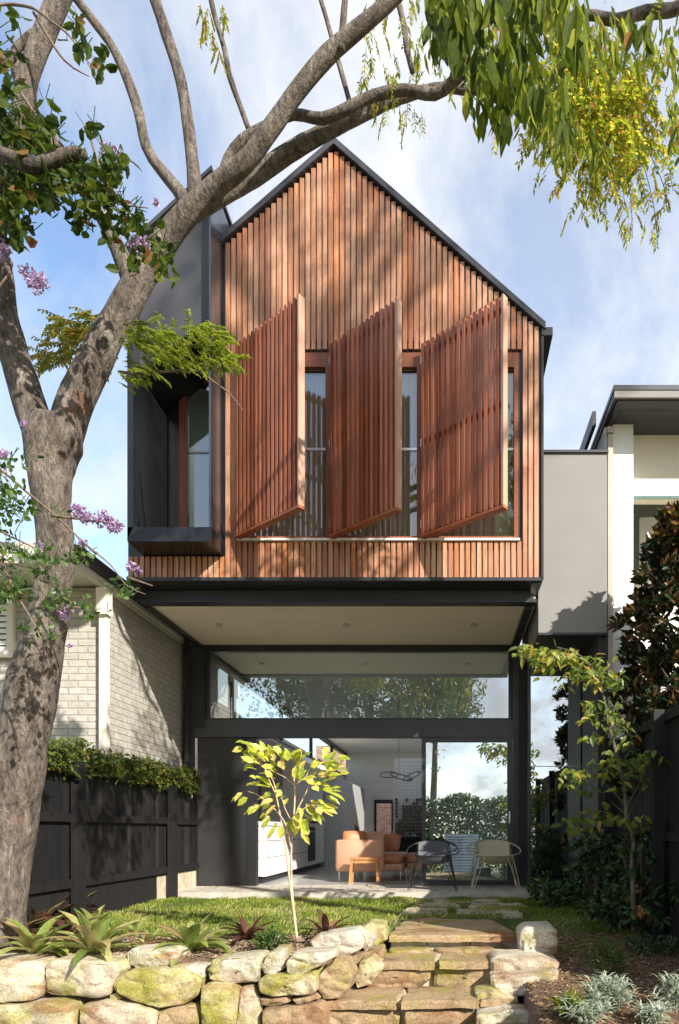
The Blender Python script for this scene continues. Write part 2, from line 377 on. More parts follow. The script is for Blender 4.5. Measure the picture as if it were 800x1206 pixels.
lnk(nt,sp.outputs[0],bias.inputs[0])
cfm=nt.nodes.new('ShaderNodeMath'); cfm.operation='ADD'; cfm.use_clamp=True; lnk(nt,cf,cfm.inputs[0]); lnk(nt,bias.outputs[0],cfm.inputs[1])
ms=nt.nodes.new('ShaderNodeMixShader'); lnk(nt,cfm.outputs[0],ms.inputs[0]); lnk(nt,bg.outputs[0],ms.inputs[1]); lnk(nt,bg2.outputs[0],ms.inputs[2])
lnk(nt,ms.outputs[0],nt.nodes['World Output'].inputs[0])
scene.view_settings.view_transform='Standard'; scene.view_settings.look='None'; scene.view_settings.exposure=1.12; scene.view_settings.gamma=1
scene.render.engine='CYCLES'; scene.cycles.max_bounces=10; scene.cycles.transparent_max_bounces=16; scene.cycles.diffuse_bounces=5; scene.cycles.glossy_bounces=4
scene.cycles.sample_clamp_indirect=6

# ------------------------------------------------------------------ ground
def hgt(x,y):
    n=.02*noise.noise(Vector((x*2,y*2,0)))
    if y>9.68: return -.14
    if x<-.57:
        edge=5.42 if x<-1.25 else 5.42+(x+1.25)*1.15
        if y<edge: return -.98
        return -.10+n-(.03 if y<5.9 else 0)
    if x<.62:
        return (-.10+n) if y>6.45 else -.85
    if x<.85 and y<6.1 : return min(-.22, -.10-max(0,8.2-y)*.085)+n
    return -.10-max(0,8.2-y)*.085+n
g=Geo(); nx,ny=150,170; x0,x1,y0,y1=-4.6,3.4,2.6,10.9
for j in range(ny+1):
    for i in range(nx+1):
        x=x0+(x1-x0)*i/nx; y=y0+(y1-y0)*j/ny; g.v.append((x,y,hgt(x,y)))
for j in range(ny):
    for i in range(nx): a=j*(nx+1)+i; g.f.append((a,a+1,a+nx+2,a+nx+1)); g.r.append(.5)
struct(g.build('lawn',M['garden'],smooth=True))
g=Geo(); g.add([(-150,-150,-1.04),(150,-150,-1.04),(150,250,-1.04),(-150,250,-1.04)],[(0,1,2,3)])
struct(g.build('ground',M['dirt']))
g=Geo(); g.box(-4.05,1.3,9.72,12.0,-.3,-.002)
struct(g.build('terrace_paving',M['slab']))
def mulchzone(x,y): return (y+1.2*(noise.noise(Vector((x*1.5,y*1.5,4)))*.35)) < 6.25+(.75 if x>.6 else 0)
# grass
g=Geo()
for k in range(80000):
    x=U(-4.1,2.5); y=U(5.9,9.7) if rng.random()<.85 else U(9.2,9.72)
    if mulchzone(x,y) and rng.random()<.96: continue
    z=hgt(x,y)
    if z<-.4 : continue
    if -.56<x<.68 and 6.2<y<7.55: continue
    if noise.noise(Vector((x*2.1,y*2.1,9)))<-.22 and rng.random()<.75: continue
    a=U(0,6.28); L=U(.02,.055)*(1.3 if noise.noise(Vector((x*3,y*3,1)))>.1 else .9); wd=U(.003,.006)
    lean=Vector((math.cos(a),math.sin(a),0))*U(.1,.9)*L; s=Vector((-math.sin(a),math.cos(a),0))*wd
    p=Vector((x,y,z-.005)); dry=noise.noise(Vector((x*1.3,y*1.3,2)))
    g.add([p-s,p+s,p+lean*.5+Vector((0,0,L*.7))+s*.6,p+lean+Vector((0,0,L))],[(0,1,2,3)],min(1,max(0,U(0,.8)+dry*.8)))
tag(g.build('grass',M['grass']),'short patchy green lawn grass in front of the glass doors','grass',kind='stuff')
def mulch(xa,xb,ya,yb,n,mat,name,label):
    g=Geo()
    for k in range(n):
        x=U(xa,xb); y=U(ya,yb)
        if not mulchzone(x,y): continue
        z=hgt(x,y)
        if z<-.7 : continue
        a=U(0,6.28); L=U(.015,.055); wd=U(.002,.007); d=Vector((math.cos(a),math.sin(a),U(-.25,.35))).normalized(); s=Vector((-d.y,d.x,U(-.5,.5))).normalized()*wd
        p=Vector((x,y,z+U(0,.022))); g.add([p-s,p+s,p+d*L+s*.7,p+d*L-s*.7],[(0,1,2,3)],rng.random())
    return tag(g.build(name,mat),label,'mulch',kind='stuff')
mulch(-4.1,-.5,5.35,6.7,26000,M['mulchf'],'mulch','pale bark mulch spread behind the stone retaining wall')
mulch(.6,3.0,2.8,7.2,26000,M['mulchd'],'mulch','brown straw mulch on the shaded bed right of the steps')

# ------------------------------------------------------------------ stones
def rock(poly, Y, depth, mat, parent, bulge=.05, name='stone', rough=.018):
    pts=[P(x,y,Y) for x,y in poly]
    n=len(pts); out=[]
    tot=sum((pts[(i+1)%n]-pts[i]).length for i in range(n)); N=64
    for i in range(n):
        a=pts[i]; b=pts[(i+1)%n]; k=max(1,round(N*(b-a).length/tot))
        for j in range(k): out.append(a.lerp(b,j/k))
    for _ in range(1):
        m=len(out); out=[out[i]*.5+(out[i-1]+out[(i+1)%m])*.25 for i in range(m)]
    m=len(out); c=sum(out,Vector())/m; size=min(max(p.x for p in out)-min(p.x for p in out),max(p.z for p in out)-min(p.z for p in out))
    g=Geo(); seed=Vector((U(0,50),U(0,50),U(0,50)))
    rings=[(1.0,depth),(1.0,depth*.6),(1.0,depth*.3),(1.0,.05),(1.0,.03),(.985,.010),(.955,.0),(.91,-.004)]+[(s,-.005-bulge*.3*(1-s)) for s in (.83,.74,.65,.55,.45,.34,.22,.11)]
    vs=[]
    tilt=(U(-.12,.12),U(-.15,.15))
    for s,dy in rings:
        for p in out:
            q=c+(p-c)*s; q.y=Y+dy
            if s<1: q.y+= (q.x-c.x)*tilt[0]+(q.z-c.z)*tilt[1]
            nv=noise.fractal(q*6+seed,1,2,5); nv2=noise.noise(q*2.5+seed)
            vd=noise.voronoi(Vector((q.x*4,q.y*4,q.z*7))+seed)[0]; ridg=(vd[1]-vd[0]); ridg=min(ridg,.3)*.05*(s<.95)
            q=q+Vector((0,-1,0))*(nv*rough*(1.2 if s<.98 else .3)+nv2*.03*(s<.98)+ridg)+(p-c).normalized()*nv*rough*.6
            vs.append(q)
    fs=[]
    for i in range(len(rings)-1):
        for k in range(m): fs.append((i*m+k,(i+1)*m+k,(i+1)*m+(k+1)%m,i*m+(k+1)%m))
    vs.append(Vector((c.x,Y-.01-bulge*.6,c.z))); L=len(rings)-1
    for k in range(m): fs.append((L*m+k,len(vs)-1,L*m+(k+1)%m))
    g.add(vs,fs); o=g.build(name,mat,parent,smooth=True)
    try:
        o.data.set_sharp_from_angle(angle=R(24))
    except Exception: pass
    return o
W1=thing('retaining_wall','low dry stone retaining wall of mossy sandstone blocks edging the mulch bed','wall',(-2.2,5.3,-1.0))
pale,moss,brown,bleach=M['st_pale'],M['st_moss'],M['st_brown'],M['st_white']
stones=[
 ([(-60,1130),(45,1132),(52,1145),(49,1170),(42,1178),(-60,1185)],5.2,pale),
 ([(52,1136),(60,1131),(140,1132),(146,1142),(134,1160),(130,1172),(118,1176),(60,1173),(50,1168),(51,1150)],5.2,pale),
 ([(148,1122),(155,1117),(200,1117),(213,1126),(205,1137),(160,1141),(148,1135)],5.3,bleach),
 ([(139,1150),(150,1143),(215,1141),(237,1153),(232,1173),(216,1184),(186,1187),(165,1182),(138,1169),(134,1160)],5.18,moss),
 ([(128,1172),(140,1168),(143,1177),(130,1181)],5.22,moss),
 ([(-60,1188),(45,1181),(60,1178),(88,1182),(90,1206),(90,1240),(-60,1240)],5.16,pale),
 ([(92,1184),(125,1178),(160,1183),(184,1190),(185,1240),(92,1240)],5.16,pale),
 ([(187,1191),(200,1186),(232,1183),(236,1190),(236,1240),(187,1240)],5.2,brown),
 ([(236,1162),(247,1157),(274,1159),(281,1167),(279,1190),(276,1240),(238,1240)],5.17,moss),
 ([(282,1163),(298,1161),(305,1180),(309,1240),(278,1240)],5.2,pale),
 ([(255,1135),(262,1130),(304,1126),(308,1132),(303,1157),(268,1158),(256,1152)],5.22,bleach),
 ([(242,1142),(250,1131),(257,1132),(258,1150),(262,1157),(247,1154)],5.21,moss),
 ([(212,1140),(226,1136),(241,1138),(243,1151),(232,1151)],5.27,bleach),
 ([(307,1140),(318,1121),(333,1120),(336,1140),(325,1147),(311,1148)],5.25,bleach),
 ([(336,1134),(345,1124),(375,1122),(393,1120),(394,1128),(372,1141),(350,1151),(338,1146)],5.2,bleach),
 ([(303,1156),(312,1149),(335,1147),(369,1145),(375,1151),(373,1168),(365,1172),(320,1175),(304,1170)],5.18,moss),
 ([(305,1176),(339,1174),(342,1180),(320,1187),(306,1185)],5.22,brown),
 ([(343,1177),(372,1171),(377,1176),(350,1183)],5.22,brown),
 ([(308,1190),(345,1186),(378,1180),(385,1190),(383,1240),(310,1240)],5.16,brown),
 ([(375,1148),(393,1131),(408,1134),(416,1150),(412,1166),(400,1176),(380,1178),(374,1166)],5.28,brown),
 ([(364,1110),(372,1102),(420,1095),(432,1104),(431,1115),(420,1122),(395,1129),(368,1121)],5.75,bleach),
 ([(431,1104),(440,1107),(438,1118),(430,1122),(426,1114)],5.85,bleach),
 ([(422,1094),(434,1087),(452,1090),(456,1108),(444,1115),(434,1104)],6.15,moss),
 ([(396,1132),(430,1120),(450,1118),(452,1128),(428,1134),(412,1150)],5.85,brown),
 ([(425,1132),(438,1126),(452,1140),(440,1160),(420,1165),(416,1150)],5.6,moss),
]
for poly,Y,m in stones: rock(poly,Y,.3,m,W1,bulge=.05)
Geo().box(-4.55,-1.12,5.3,5.5,-1.0,-.2).build('backing',M['soil'],W1)
ST=thing('garden_steps','rough sandstone garden steps with a flat slab on top','steps',(.05,5.9,-1.0))
def slab(poly,z0,z1,mat,parent,name):
    # irregular flat stone: outline resampled and roughened
    n=len(poly); out=[]
    for i in range(n):
        a=Vector((*poly[i],0)); b=Vector((*poly[(i+1)%n],0)); k=max(2,int((b-a).length/.05))
        for j in range(k):
            q=a.lerp(b,j/k); nn=noise.noise(q*6)*.02; q.x+=nn; q.y+=noise.noise(q*5+Vector((3,3,3)))*.02; out.append(q)
    c=sum(out,Vector())/len(out); m=len(out); vs=[]; rings=[(1,z0),(1.0,z0*.5+z1*.5),(1.0,z1-.012),(.985,z1),(.8,z1),(.5,z1),(.2,z1)]
    for s,z in rings:
        for p in out:
            q=c+(p-c)*s; q.z=z+noise.fractal(Vector((q.x,q.y,z))*7,1,2,4)*.008
            if s==1: q.x+=noise.noise(Vector((q.x*9,q.y*9,z*30)))*.012; q.y+=noise.noise(Vector((q.x*9,q.y*9,z*30+9)))*.012
            vs.append(q)
    fs=[]
    for i in range(len(rings)-1):
        for k in range(m): fs.append((i*m+k,i*m+(k+1)%m,(i+1)*m+(k+1)%m,(i+1)*m+k))
    fs.append(tuple((len(rings)-1)*m+k for k in range(m)))
    g=Geo(); g.add(vs,fs); o=g.build(name,mat,parent,smooth=True)
    try: o.data.set_sharp_from_angle(angle=R(40))
    except Exception: pass
    return o
slab([(-.55,6.25),(.1,6.23),(.67,6.28),(.45,7.35),(-.2,7.5),(-.47,7.3)],-.142,-.078,M['st_brown'],ST,'tread')
for xa,xb in ((-.53,-.2),(-.19,.2),(.21,.64)): Geo().box(xa,xb,6.32,6.5,-.27,-.145).build('riser_block',M['st_white'],ST)
Geo().box(-.78,.66,5.86,6.6,-.9,-.232).build('mortar_bed',M['mortar'],ST)
Geo().box(-.95,.5,5.42,5.9,-1.0,-.462).build('mortar_bed',M['mortar'],ST)
for pl,za,zb in (([(-.80,5.74),(-.12,5.72),(-.10,6.3),(-.74,6.3)],-.29,-.222),([(-.08,5.72),(.46,5.73),(.47,6.3),(-.06,6.3)],-.285,-.222),
                 ([(-.98,5.30),(-.40,5.28),(-.36,5.8),(-.92,5.8)],-.51,-.44),([(-.36,5.29),(.24,5.30),(.22,5.8),(-.33,5.8)],-.505,-.44),([(.26,5.32),(.52,5.35),(.5,5.8),(.25,5.8)],-.5,-.445)):
    slab(pl,za,zb,M['st_brown'],ST,'tread')
for poly,Y,m,d in [
 ([(424,1141),(445,1140),(506,1140),(508,1152),(496,1163),(430,1163)],5.79,brown,.3),
 ([(512,1140),(545,1139),(584,1140),(586,1160),(545,1164),(512,1162)],5.78,brown,.3),
 ([(458,1119),(505,1118),(508,1126),(456,1128)],6.15,brown,.2),
 ([(512,1119),(560,1118),(600,1119),(604,1126),(514,1127)],6.15,brown,.2),
 ([(383,1188),(430,1187),(468,1187),(472,1200),(470,1245),(383,1245)],5.36,brown,.3),
 ([(476,1187),(510,1186),(560,1187),(564,1200),(560,1245),(476,1245)],5.37,brown,.3)]:
    rock(poly,Y,d,m,ST,bulge=.03,name='step_stone')
SB=thing('stone_edging','stacked pale sandstone blocks edging the right side of the steps','stones',(.75,5.8,-.9))
for poly,Y,m,d in [
 ([(612,1097),(620,1091),(650,1090),(657,1096),(657,1126),(612,1128)],6.0,bleach,.3),
 ([(616,1106),(636,1104),(638,1126),(616,1127)],5.96,bleach,.1),
 ([(578,1131),(586,1126),(640,1128),(661,1134),(656,1145),(600,1145),(579,1146)],5.68,bleach,.35),
 ([(578,1150),(620,1146),(659,1142),(656,1160),(640,1173),(600,1174),(579,1162)],5.5,bleach,.35),
 ([(562,1196),(600,1190),(650,1199),(655,1245),(560,1245)],5.15,bleach,.3),
 ([(560,1170),(580,1166),(610,1176),(612,1192),(565,1195)],5.4,moss,.25)]:
    rock(poly,Y,d,m,SB,bulge=.04)
for lab,poly in [('irregular flat stepping stone nearest the top of the steps, left',[(-.55,7.85),(.0,7.8),(-.02,8.35),(-.5,8.4)]),
    ('wide flat stepping stone right of centre in the lawn',[(.08,7.75),(.85,7.85),(.8,8.3),(.1,8.25)]),
    ('thin flat stepping stone halfway between steps and glass door',[(-.45,8.6),(.15,8.55),(.1,8.95),(-.4,8.95)]),
    ('flat stepping stone nearest the cream wire chair',[(.25,8.5),(1.0,8.55),(.95,8.95),(.3,8.9)]),
    ('flat stepping stone closest to the concrete slab',[(-.2,9.15),(.7,9.1),(.7,9.5),(-.15,9.5)])]:
    o=slab(poly,-.14,-.068,M['st_pale'],None,'stepping_stone'); tag(o,lab,'stepping stone','stepping stones set in the lawn')
for lab,px,py,Y,s in [('large brown rock under the shrubs at the right fence',782,1080,7.0,1.0),('small mossy rock beside the concrete slab under the shrubs',650,1058,9.0,.5),('brown rock between the shrubs and the slender tree',715,1068,8.0,.6)]:
    o=rock([(px-28*s,py+10*s),(px-22*s,py-12*s),(px,py-20*s),(px+24*s,py-16*s),(px+34*s,py+8*s),(px+5,py+16*s)],Y,.35*s+.1,M['st_brown'],None,name='garden_rock'); tag(o,lab,'rock')

# ------------------------------------------------------------------ main house
HS=thing('house','two storey house with timber batten gable, three open shutters and black framed glass doors','house',(-1.45,9.5,0))
YC=8.45; HL,HRr=-3.96,1.14; AX,AZ=-1.41,9.34; sl_=.875
def ztop(x): return AZ-abs(x-AX)*sl_
ZB=4.01; WX0,WX1,WZ0,WZ1=-2.59,.875,4.49,6.82
pitch=.0708; n=int((HRr-HL)/pitch)
gb=Geo(); gg=Geo()
for i in range(n):
    xa=HL+i*pitch; xb=xa+.052; r=rng.random(); zt=ztop(xb if xb>AX else xa)-.02
    zt=min(ztop(xa),ztop(xb))-.01; yj=U(-.003,.003)
    gx0,gx1=xb,xa+pitch; gt=min(ztop(gx0),ztop(gx1))
    if xb>WX0-.01 and xa<WX1+.01:
        segs=[(ZB,WZ0-.03),(WZ1+.02,zt)]; gs=[(ZB,WZ0-.14),(WZ1+.13,gt-.24)]
    elif xa<-2.82: segs=[(ZB,4.27)]; gs=[(ZB,4.13)]
    else: segs=[(ZB,zt)]; gs=[(ZB,gt-.24)]
    for a,b in segs:
        # break long boards into lengths, each with its own tone
        z=a
        while z<b-.01:
            e=min(b,z+U(1.2,3.0)) if b-z>1.8 else b
            if b-e<.4: e=b
            gb.box(xa,xb,YC+yj,YC+.035,z,e-(.002 if e<b else 0),min(1,max(0,r*.6+rng.random()*.4))); z=e
    for a,b in gs:
        if b>a: gg.box(gx0-.004,gx1+.004,YC+.014,YC+.034,a,b,rng.random())
gb.build('batten_cladding',M['clad'],HS)
gg.build('cover_boards',M['clad_gap'],HS)
# backing wall of gable with window hole
g=Geo(); yb0,yb1=YC+.037,YC+.15
def poly_wall(pts): g.prism_y(pts,yb0,yb1)
poly_wall([(HL,ZB+.003),(WX0,ZB+.003),(WX0,4.27),(HL,4.27)]); poly_wall([(-2.85,4.275),(WX0,4.275),(WX0,ztop(WX0)-.02),(-2.85,ztop(-2.85)-.02)]); poly_wall([(HL,4.275),(-3.78,4.275),(-3.78,ztop(-3.78)-.02),(HL,ztop(HL)-.02)])
poly_wall([(WX0,ZB+.003),(WX1,ZB+.003),(WX1,WZ0-.01),(WX0,WZ0-.01)])
poly_wall([(WX1,ZB+.003),(HRr,ZB+.003),(HRr,ztop(HRr)-.02),(WX1,ztop(WX1)-.02)])
poly_wall([(WX0,WZ1),(WX1,WZ1),(WX1,ztop(WX1)-.02),(AX,AZ-.02),(WX0,ztop(WX0)-.02)])
g.build('gable_wall',M['black'],HS)
# side walls and roof running back
g=Geo(); g.box(HL-.02,HL+.12,YC+.04,14.9,3.95,ztop(HL)-.02); g.build('side_wall',M['black'],HS)
g=Geo(); g.box(HRr-.1,HRr+.012,YC+.02,14.9,3.95,ztop(HRr)-.03); g.build('side_wall',M['black'],HS)
g=Geo()
t=.085
g.add([(AX,YC-.05,AZ),(HRr+.06,YC-.05,ztop(HRr+.06)),(HRr+.06,YC-.05,ztop(HRr+.06)+t),(AX,YC-.05,AZ+t),
       (AX,14.9,AZ),(HRr+.06,14.9,ztop(HRr+.06)),(HRr+.06,14.9,ztop(HRr+.06)+t),(AX,14.9,AZ+t)],
      [(0,1,2,3),(7,6,5,4),(3,2,6,7),(0,4,5,1),(1,5,6,2),(0,3,7,4)])
g.add([(AX,YC-.05,AZ),(HL,YC-.05,ztop(HL)),(HL,YC-.05,ztop(HL)+t),(AX,YC-.05,AZ+t),
       (AX,14.9,AZ),(HL,14.9,ztop(HL)),(HL,14.9,ztop(HL)+t),(AX,14.9,AZ+t)],
      [(3,2,1,0),(4,5,6,7),(7,6,2,3),(1,5,4,0),(2,6,5,1),(4,7,3,0)])
rf=g.build('roof',M['grey_steel'],HS)
g=Geo(); g.box(HRr+.015,HRr+.15,YC-.03,14.9,ztop(HRr)-.12,ztop(HRr)-.02); g.build('gutter',M['black'],HS)
g=Geo(); g.box(HRr+.012,HRr+.04,YC-.02,YC+.2,ZB-.02,ztop(HRr)-.12); g.build('corner_trim',M['black'],HS)
# shroud (box bay)
YS=8.03; SL,SR=-3.775,-2.79; SBOT=4.28; 
def srak(x): return .88+(978-197)*YS/F - (SR-x)*.93
OB=4.45
g=Geo()
g.prism_y([(SL,SBOT+.03),(SL+.07,OB),(SL+.07,srak(SL)),(SL,srak(SL))],YS,YS+1.05)
sh=g.build('bay_side',M['shroud'],HS)
g=Geo(); g.prism_y([(SR-.025,OB),(SR,OB),(SR,srak(SR)-.1),(SR-.025,srak(SR)-.12)],YS,YS+2.2); 
g.build('bay_cheek',M['zinc'],HS)
g=Geo(); g.prism_y([(SL,SBOT),(SR,SBOT),(SR,OB-.002),(SL,OB-.002)],YS,YS+1.05); g.build('bay_sill',M['shroud'],HS)
g=Geo(); g.prism_y([(SL-.03,srak(SL)-.06),(SR+.01,srak(SR)-.03),(SR+.01,srak(SR)+.02),(SL-.03,srak(SL))],YS-.01,YS+2.2); g.build('bay_roof',M['grey_steel'],HS)
# recessed raking front face of the bay
hz=lambda x: P(247,352,YS).z-(P(247,0,YS).x-x)*.82
g=Geo(); g.prism_y([(SL+.072,hz(SL+.07)),(SR-.027,hz(SR-.06)),(SR-.027,srak(SR-.06)-.05),(SL+.072,srak(SL+.07)-.06)],YS+.16,YS+.22); g.build('bay_fascia',M['shroud_face'],HS)
g=Geo(); g.prism_y([(SL+.072,hz(SL+.07)-.03),(SR-.027,hz(SR-.06)-.03),(SR-.027,hz(SR-.06)-.002),(SL+.072,hz(SL+.07)-.002)],YS+.16,YS+1.05); g.build('bay_ceiling',M['black'],HS)
yb=YS+1.0
g=Geo(); g.box(SL+.072,SR+.3,yb,yb+.05,OB,8.9); g.build('bay_back',M['black'],HS)
wx0=P(214,0,yb).x; wx1=SR-.0
wt=P(0,455,yb).z
g=Geo(); g.box(wx0,wx0+.1,yb-.09,yb-.002,OB,wt); g.prism_y([(wx0-.002,wt),(wx1,wt),(wx1,wt+.9),(wx0-.002,wt+.1)],yb-.1,yb-.004)
bw=g.build('bay_window',M['timber_frame'],HS)
g=Geo(); g.box(wx0+.101,wx1,yb-.04,yb-.03,OB,wt-.07); o=g.build('pane',M['glass_bay'],bw)
g=Geo(); g.box(wx0+.101,wx1,yb-.022,yb-.004,OB,wt-.07); o=g.build('blind',M['greyrender'],bw)
g=Geo(); zz_=P(0,535,yb).z; g.box(wx0+.101,wx1,yb-.05,yb-.041,zz_-.01,zz_+.01); g.build('rail',M['cab_grey'],bw)
g=Geo(); g.tube([(SR-.2,YS+.5,6.4),(SR-.2,YS+.62,6.38)],[.03,.06],10); g.build('bay_light',M['chrome'],HS)
# upper windows
yw=YC+.09
for k,(a,b) in enumerate(((WX0,-1.47),(-1.47,-.335),(-.335,WX1))):
    g=Geo(); fr=.055
    g.box(a+.003,a+fr,yw-.06,yw+.06,WZ0,WZ1-.003); g.box(b-fr,b-.003,yw-.06,yw+.06,WZ0,WZ1-.003)
    g.box(a+fr,b-fr,yw-.06,yw+.06,WZ1-.18,WZ1-.003); g.box(a+fr,b-fr,yw-.05,yw+.06,WZ0,WZ0+.05)
    wn=g.build('window',M['timber_frame'],HS)
    Geo().box(a+fr,b-fr,yw,yw+.012,WZ0+.051,WZ1-.181).build('pane',M['glass_top'],wn)
    Geo().box(a+fr,b-fr,yw-.012,yw-.002,5.63,5.66).build('rail',M['chrome'],wn)
    g=Geo()
    xx=a+fr; ph=U(0,6)
    vs=[];N=60
    for i in range(N+1):
        x=a+fr+(b-a-2*fr)*i/N; yy=yw+.10+.02*math.sin(i*1.15+ph); vs+=[(x,yy,WZ0),(x,yy,WZ1)]
    g.add(vs,[(2*i,2*i+2,2*i+3,2*i+1) for i in range(N)]); g.build('curtain',M['curtain_t'],wn)
Geo().box(WX0-.02,WX1+.01,YC-.03,YC+.06,WZ0-.028,WZ0-.002).build('window_sill',M['white'],HS)
Geo().box(HL+.13,HRr-.11,YC+.6,YC+.65,4.1,7.0).build('inner_wall',M['curtain_t'],HS)
# shutters
def make_shutter(hx,Wd=1.235,ns=15):
    base=Vector((hx,YC-.04,WZ0+.02)); Hh=WZ1-WZ0-.02
    ang=R(-39.4); c,s=math.cos(ang),math.sin(ang)
    def T(x,y,z): return (base.x+x*c-y*s, base.y+x*s+y*c, base.z+z)
    def bx(g,x0,x1,y0,y1,z0,z1,r=.5):
        g.hexa([T(x0,y0,z0),T(x1,y0,z0),T(x1,y1,z0),T(x0,y1,z0),T(x0,y0,z1),T(x1,y0,z1),T(x1,y1,z1),T(x0,y1,z1)],r)
    g=Geo(); pt=(Wd-.04)/ns
    for i in range(ns):
        x=i*pt+.012; r=rng.random(); bx(g,x,x+.042,-.050,-.002,.0+U(0,.004),Hh+.02,r)
    sh=g.build('shutter',M['shut'],HS)
    g=Geo(); bx(g,0,Wd-.03,0,.03,.0,.05); g.build('rail',M['shut'],sh)
    g=Geo(); bx(g,0,Wd-.03,0,.03,Hh-.12,Hh-.06); g.build('rail',M['shut'],sh)
    for k in range(1,6):
        pass
    g=Geo(); bx(g,0,Wd-.03,0,.03,Hh*.5-.025,Hh*.5+.025); g.build('rail',M['shut'],sh)
    g=Geo(); bx(g,.0,.012,-.04,.032,0,Hh); g.build('stile',M['shut'],sh)
    # bottom closing rail under the slats
    g=Geo(); bx(g,0,Wd,-.05,.035,-.035,-.003); g.build('bottom_rail',M['shut'],sh)
    g=Geo(); bx(g,Wd-.028,Wd,-.05,.035,-.002,Hh+.03); g.build('edge_board',M['shut_edge'],sh)
    for zf in (.07,.5,.94):
        g=Geo(); g.box(hx-.03,hx+.012,YC-.06,YC-.025,WZ0+Hh*zf-.05,WZ0+Hh*zf+.05); g.build('hinge',M['chrome'],sh)
make_shutter(-2.585); make_shutter(-1.435,1.15,14); make_shutter(-.31)
# fascia, soffit
Geo().box(HL-.015,HRr+.03,YC-.02,8.80,ZB-.045,ZB-.003).build('floor_edge_trim',M['black'],HS)
YF=8.78; FL,FR=-3.93,1.06
Geo().box(FL,FR,YF,YF+.12,3.85,ZB-.047).build('fascia_beam',M['grey_steel'],HS)
Geo().box(FL-.02,FR+.07,YF-.05,YF+.12,3.80,3.848).build('fascia_flange',M['black'],HS)
Geo().box(FL,1.14,8.93,11.0,3.83,3.95).build('soffit',M['soffit'],HS)
Geo().box(1.0,1.10,8.9,10.84,3.77,3.828).build('soffit_edge',M['black'],HS)
Geo().box(FL-.03,FL+.03,8.9,10.84,3.77,3.828).build('soffit_edge',M['black'],HS)
for px in (258,408,558):
    p=P(px,736,9.77); g=Geo(); g.tube([(p.x,9.77,3.828),(p.x,9.77,3.80)],[.045,.045],16); g.build('downlight',M['cab_grey'],HS)
# lower facade
YG=10.9
def fx(px): return (px-VX)*YG/F
def fz(py): return H+(VY-py)*YG/F
Geo().box(-4.1,fx(243),YG-.06,YG+.1,0,3.828).build('post',M['black'],HS)
Geo().box(-4.17,-4.102,YG-.1,YG+.2,0,3.95).build('corner_post',M['black'],HS)
Geo().box(fx(603.5),fx(611),YG-.07,YG+.1,0,3.828).build('post',M['grey_steel'],HS)
Geo().box(fx(611.5),fx(622),YG-.02,YG+.12,0,3.828).build('post',M['grey_steel'],HS)
Geo().box(fx(243),fx(603.5),YG-.05,YG+.08,fz(768),3.828).build('head_beam',M['black'],HS)
Geo().box(fx(243),fx(603.5),YG-.06,YG+.10,fz(859),fz(848)).build('transom',M['grey_steel'],HS)
Geo().box(fx(232),fx(603.5),YG-.10,YG+.08,fz(869),fz(859.3)).build('door_track',M['grey_steel'],HS)
hw=Geo(); hw.box(fx(243)+.003,fx(248),YG-.03,YG+.03,fz(848),fz(768)); hw.box(fx(599),fx(603.3),YG-.03,YG+.03,fz(848),fz(768)); hw.box(fx(248),fx(599),YG-.03,YG+.03,fz(848)+.002,fz(846)); 
hw=hw.build('highlight_window',M['black'],HS)
Geo().box(fx(248),fx(599),YG-.005,YG+.005,fz(846),fz(768.2)).build('pane',M['glass_up'],hw)
Geo().box(fx(235),fx(291),YG-.085,YG-.03,.01,fz(870)).build('wall_panel',M['panel'],HS)
Geo().box(fx(291.2),fx(303),YG-.07,YG+.08,.0,fz(870)).build('door_jamb',M['black'],HS)
Geo().box(fx(232),fx(234.8),YG-.075,YG-.03,.01,fz(870)).build('panel_edge',M['chrome'],HS)
g=Geo(); g.box(fx(497),fx(502),YG-.09,YG-.04,.012,fz(870)); g.box(fx(597),fx(603),YG-.09,YG-.04,.012,fz(870))
g.box(fx(502),fx(597),YG-.09,YG-.04,fz(875),fz(870)); g.box(fx(502),fx(597),YG-.09,YG-.04,.012,fz(1036))
dr=g.build('sliding_door',M['grey_steel'],HS)
Geo().box(fx(502),fx(597),YG-.07,YG-.06,fz(1036),fz(875)).build('pane',M['glass'],dr)
g=Geo(); g.box(fx(598.5),fx(600.5),YG-.115,YG-.092,fz(970),fz(956)); g.build('handle',M['chrome'],dr)
# side glazing (right)
YR=10.2
def rx(px): return (px-VX)*YR/F
def rz(py): return H+(VY-py)*YR/F
g=Geo(); g.box(rx(622),rx(625),YR-.04,YR+.04,0,rz(768)); g.box(rx(688),rx(694),YR-.04,YR+.04,0,rz(768)); g.box(rx(625),rx(688),YR-.04,YR+.04,rz(771),rz(768)); g.box(rx(625),rx(688),YR-.04,YR+.04,0,.06)
sg=g.build('side_window',M['grey_steel'],HS)
Geo().box(rx(625),rx(688),YR-.005,YR+.005,.06,rz(771)).build('pane',M['glass'],sg)
Geo().box(rx(625),rx(688),YR-.03,YR-.02,rz(903),rz(902)).build('rail',M['chrome'],sg)
vs=[];N=90
for i in range(N+1):
    x=rx(623)+(rx(690)-rx(623))*i/N; yy=YR+.16+.035*math.sin(i*1.25+.5*math.sin(i*.3)); vs+=[(x,yy,0.02),(x,yy,rz(766))]
g=Geo(); g.add(vs,[(2*i,2*i+2,2*i+3,2*i+1) for i in range(N)]); g.build('curtain',M['curtain'],sg)
YW=9.0
def qx(px): return (px-VX)*YW/F
def qz(py): return H+(VY-py)*YW/F
Geo().box(1.17,rx(716),YR-.06,YR+.12,rz(768)+.002,4.0).build('side_head',M['grey_steel'],HS)
Geo().box(rx(694)+.002,rx(716)+.1,YR-.03,YR+.1,0,rz(768)).build('side_wall_panel',M['panel'],HS)
g=Geo(); g.box(1.19,qx(715),YW,YW+2,qz(745),qz(534)); g.build('side_wing_wall',M['wing'],HS)
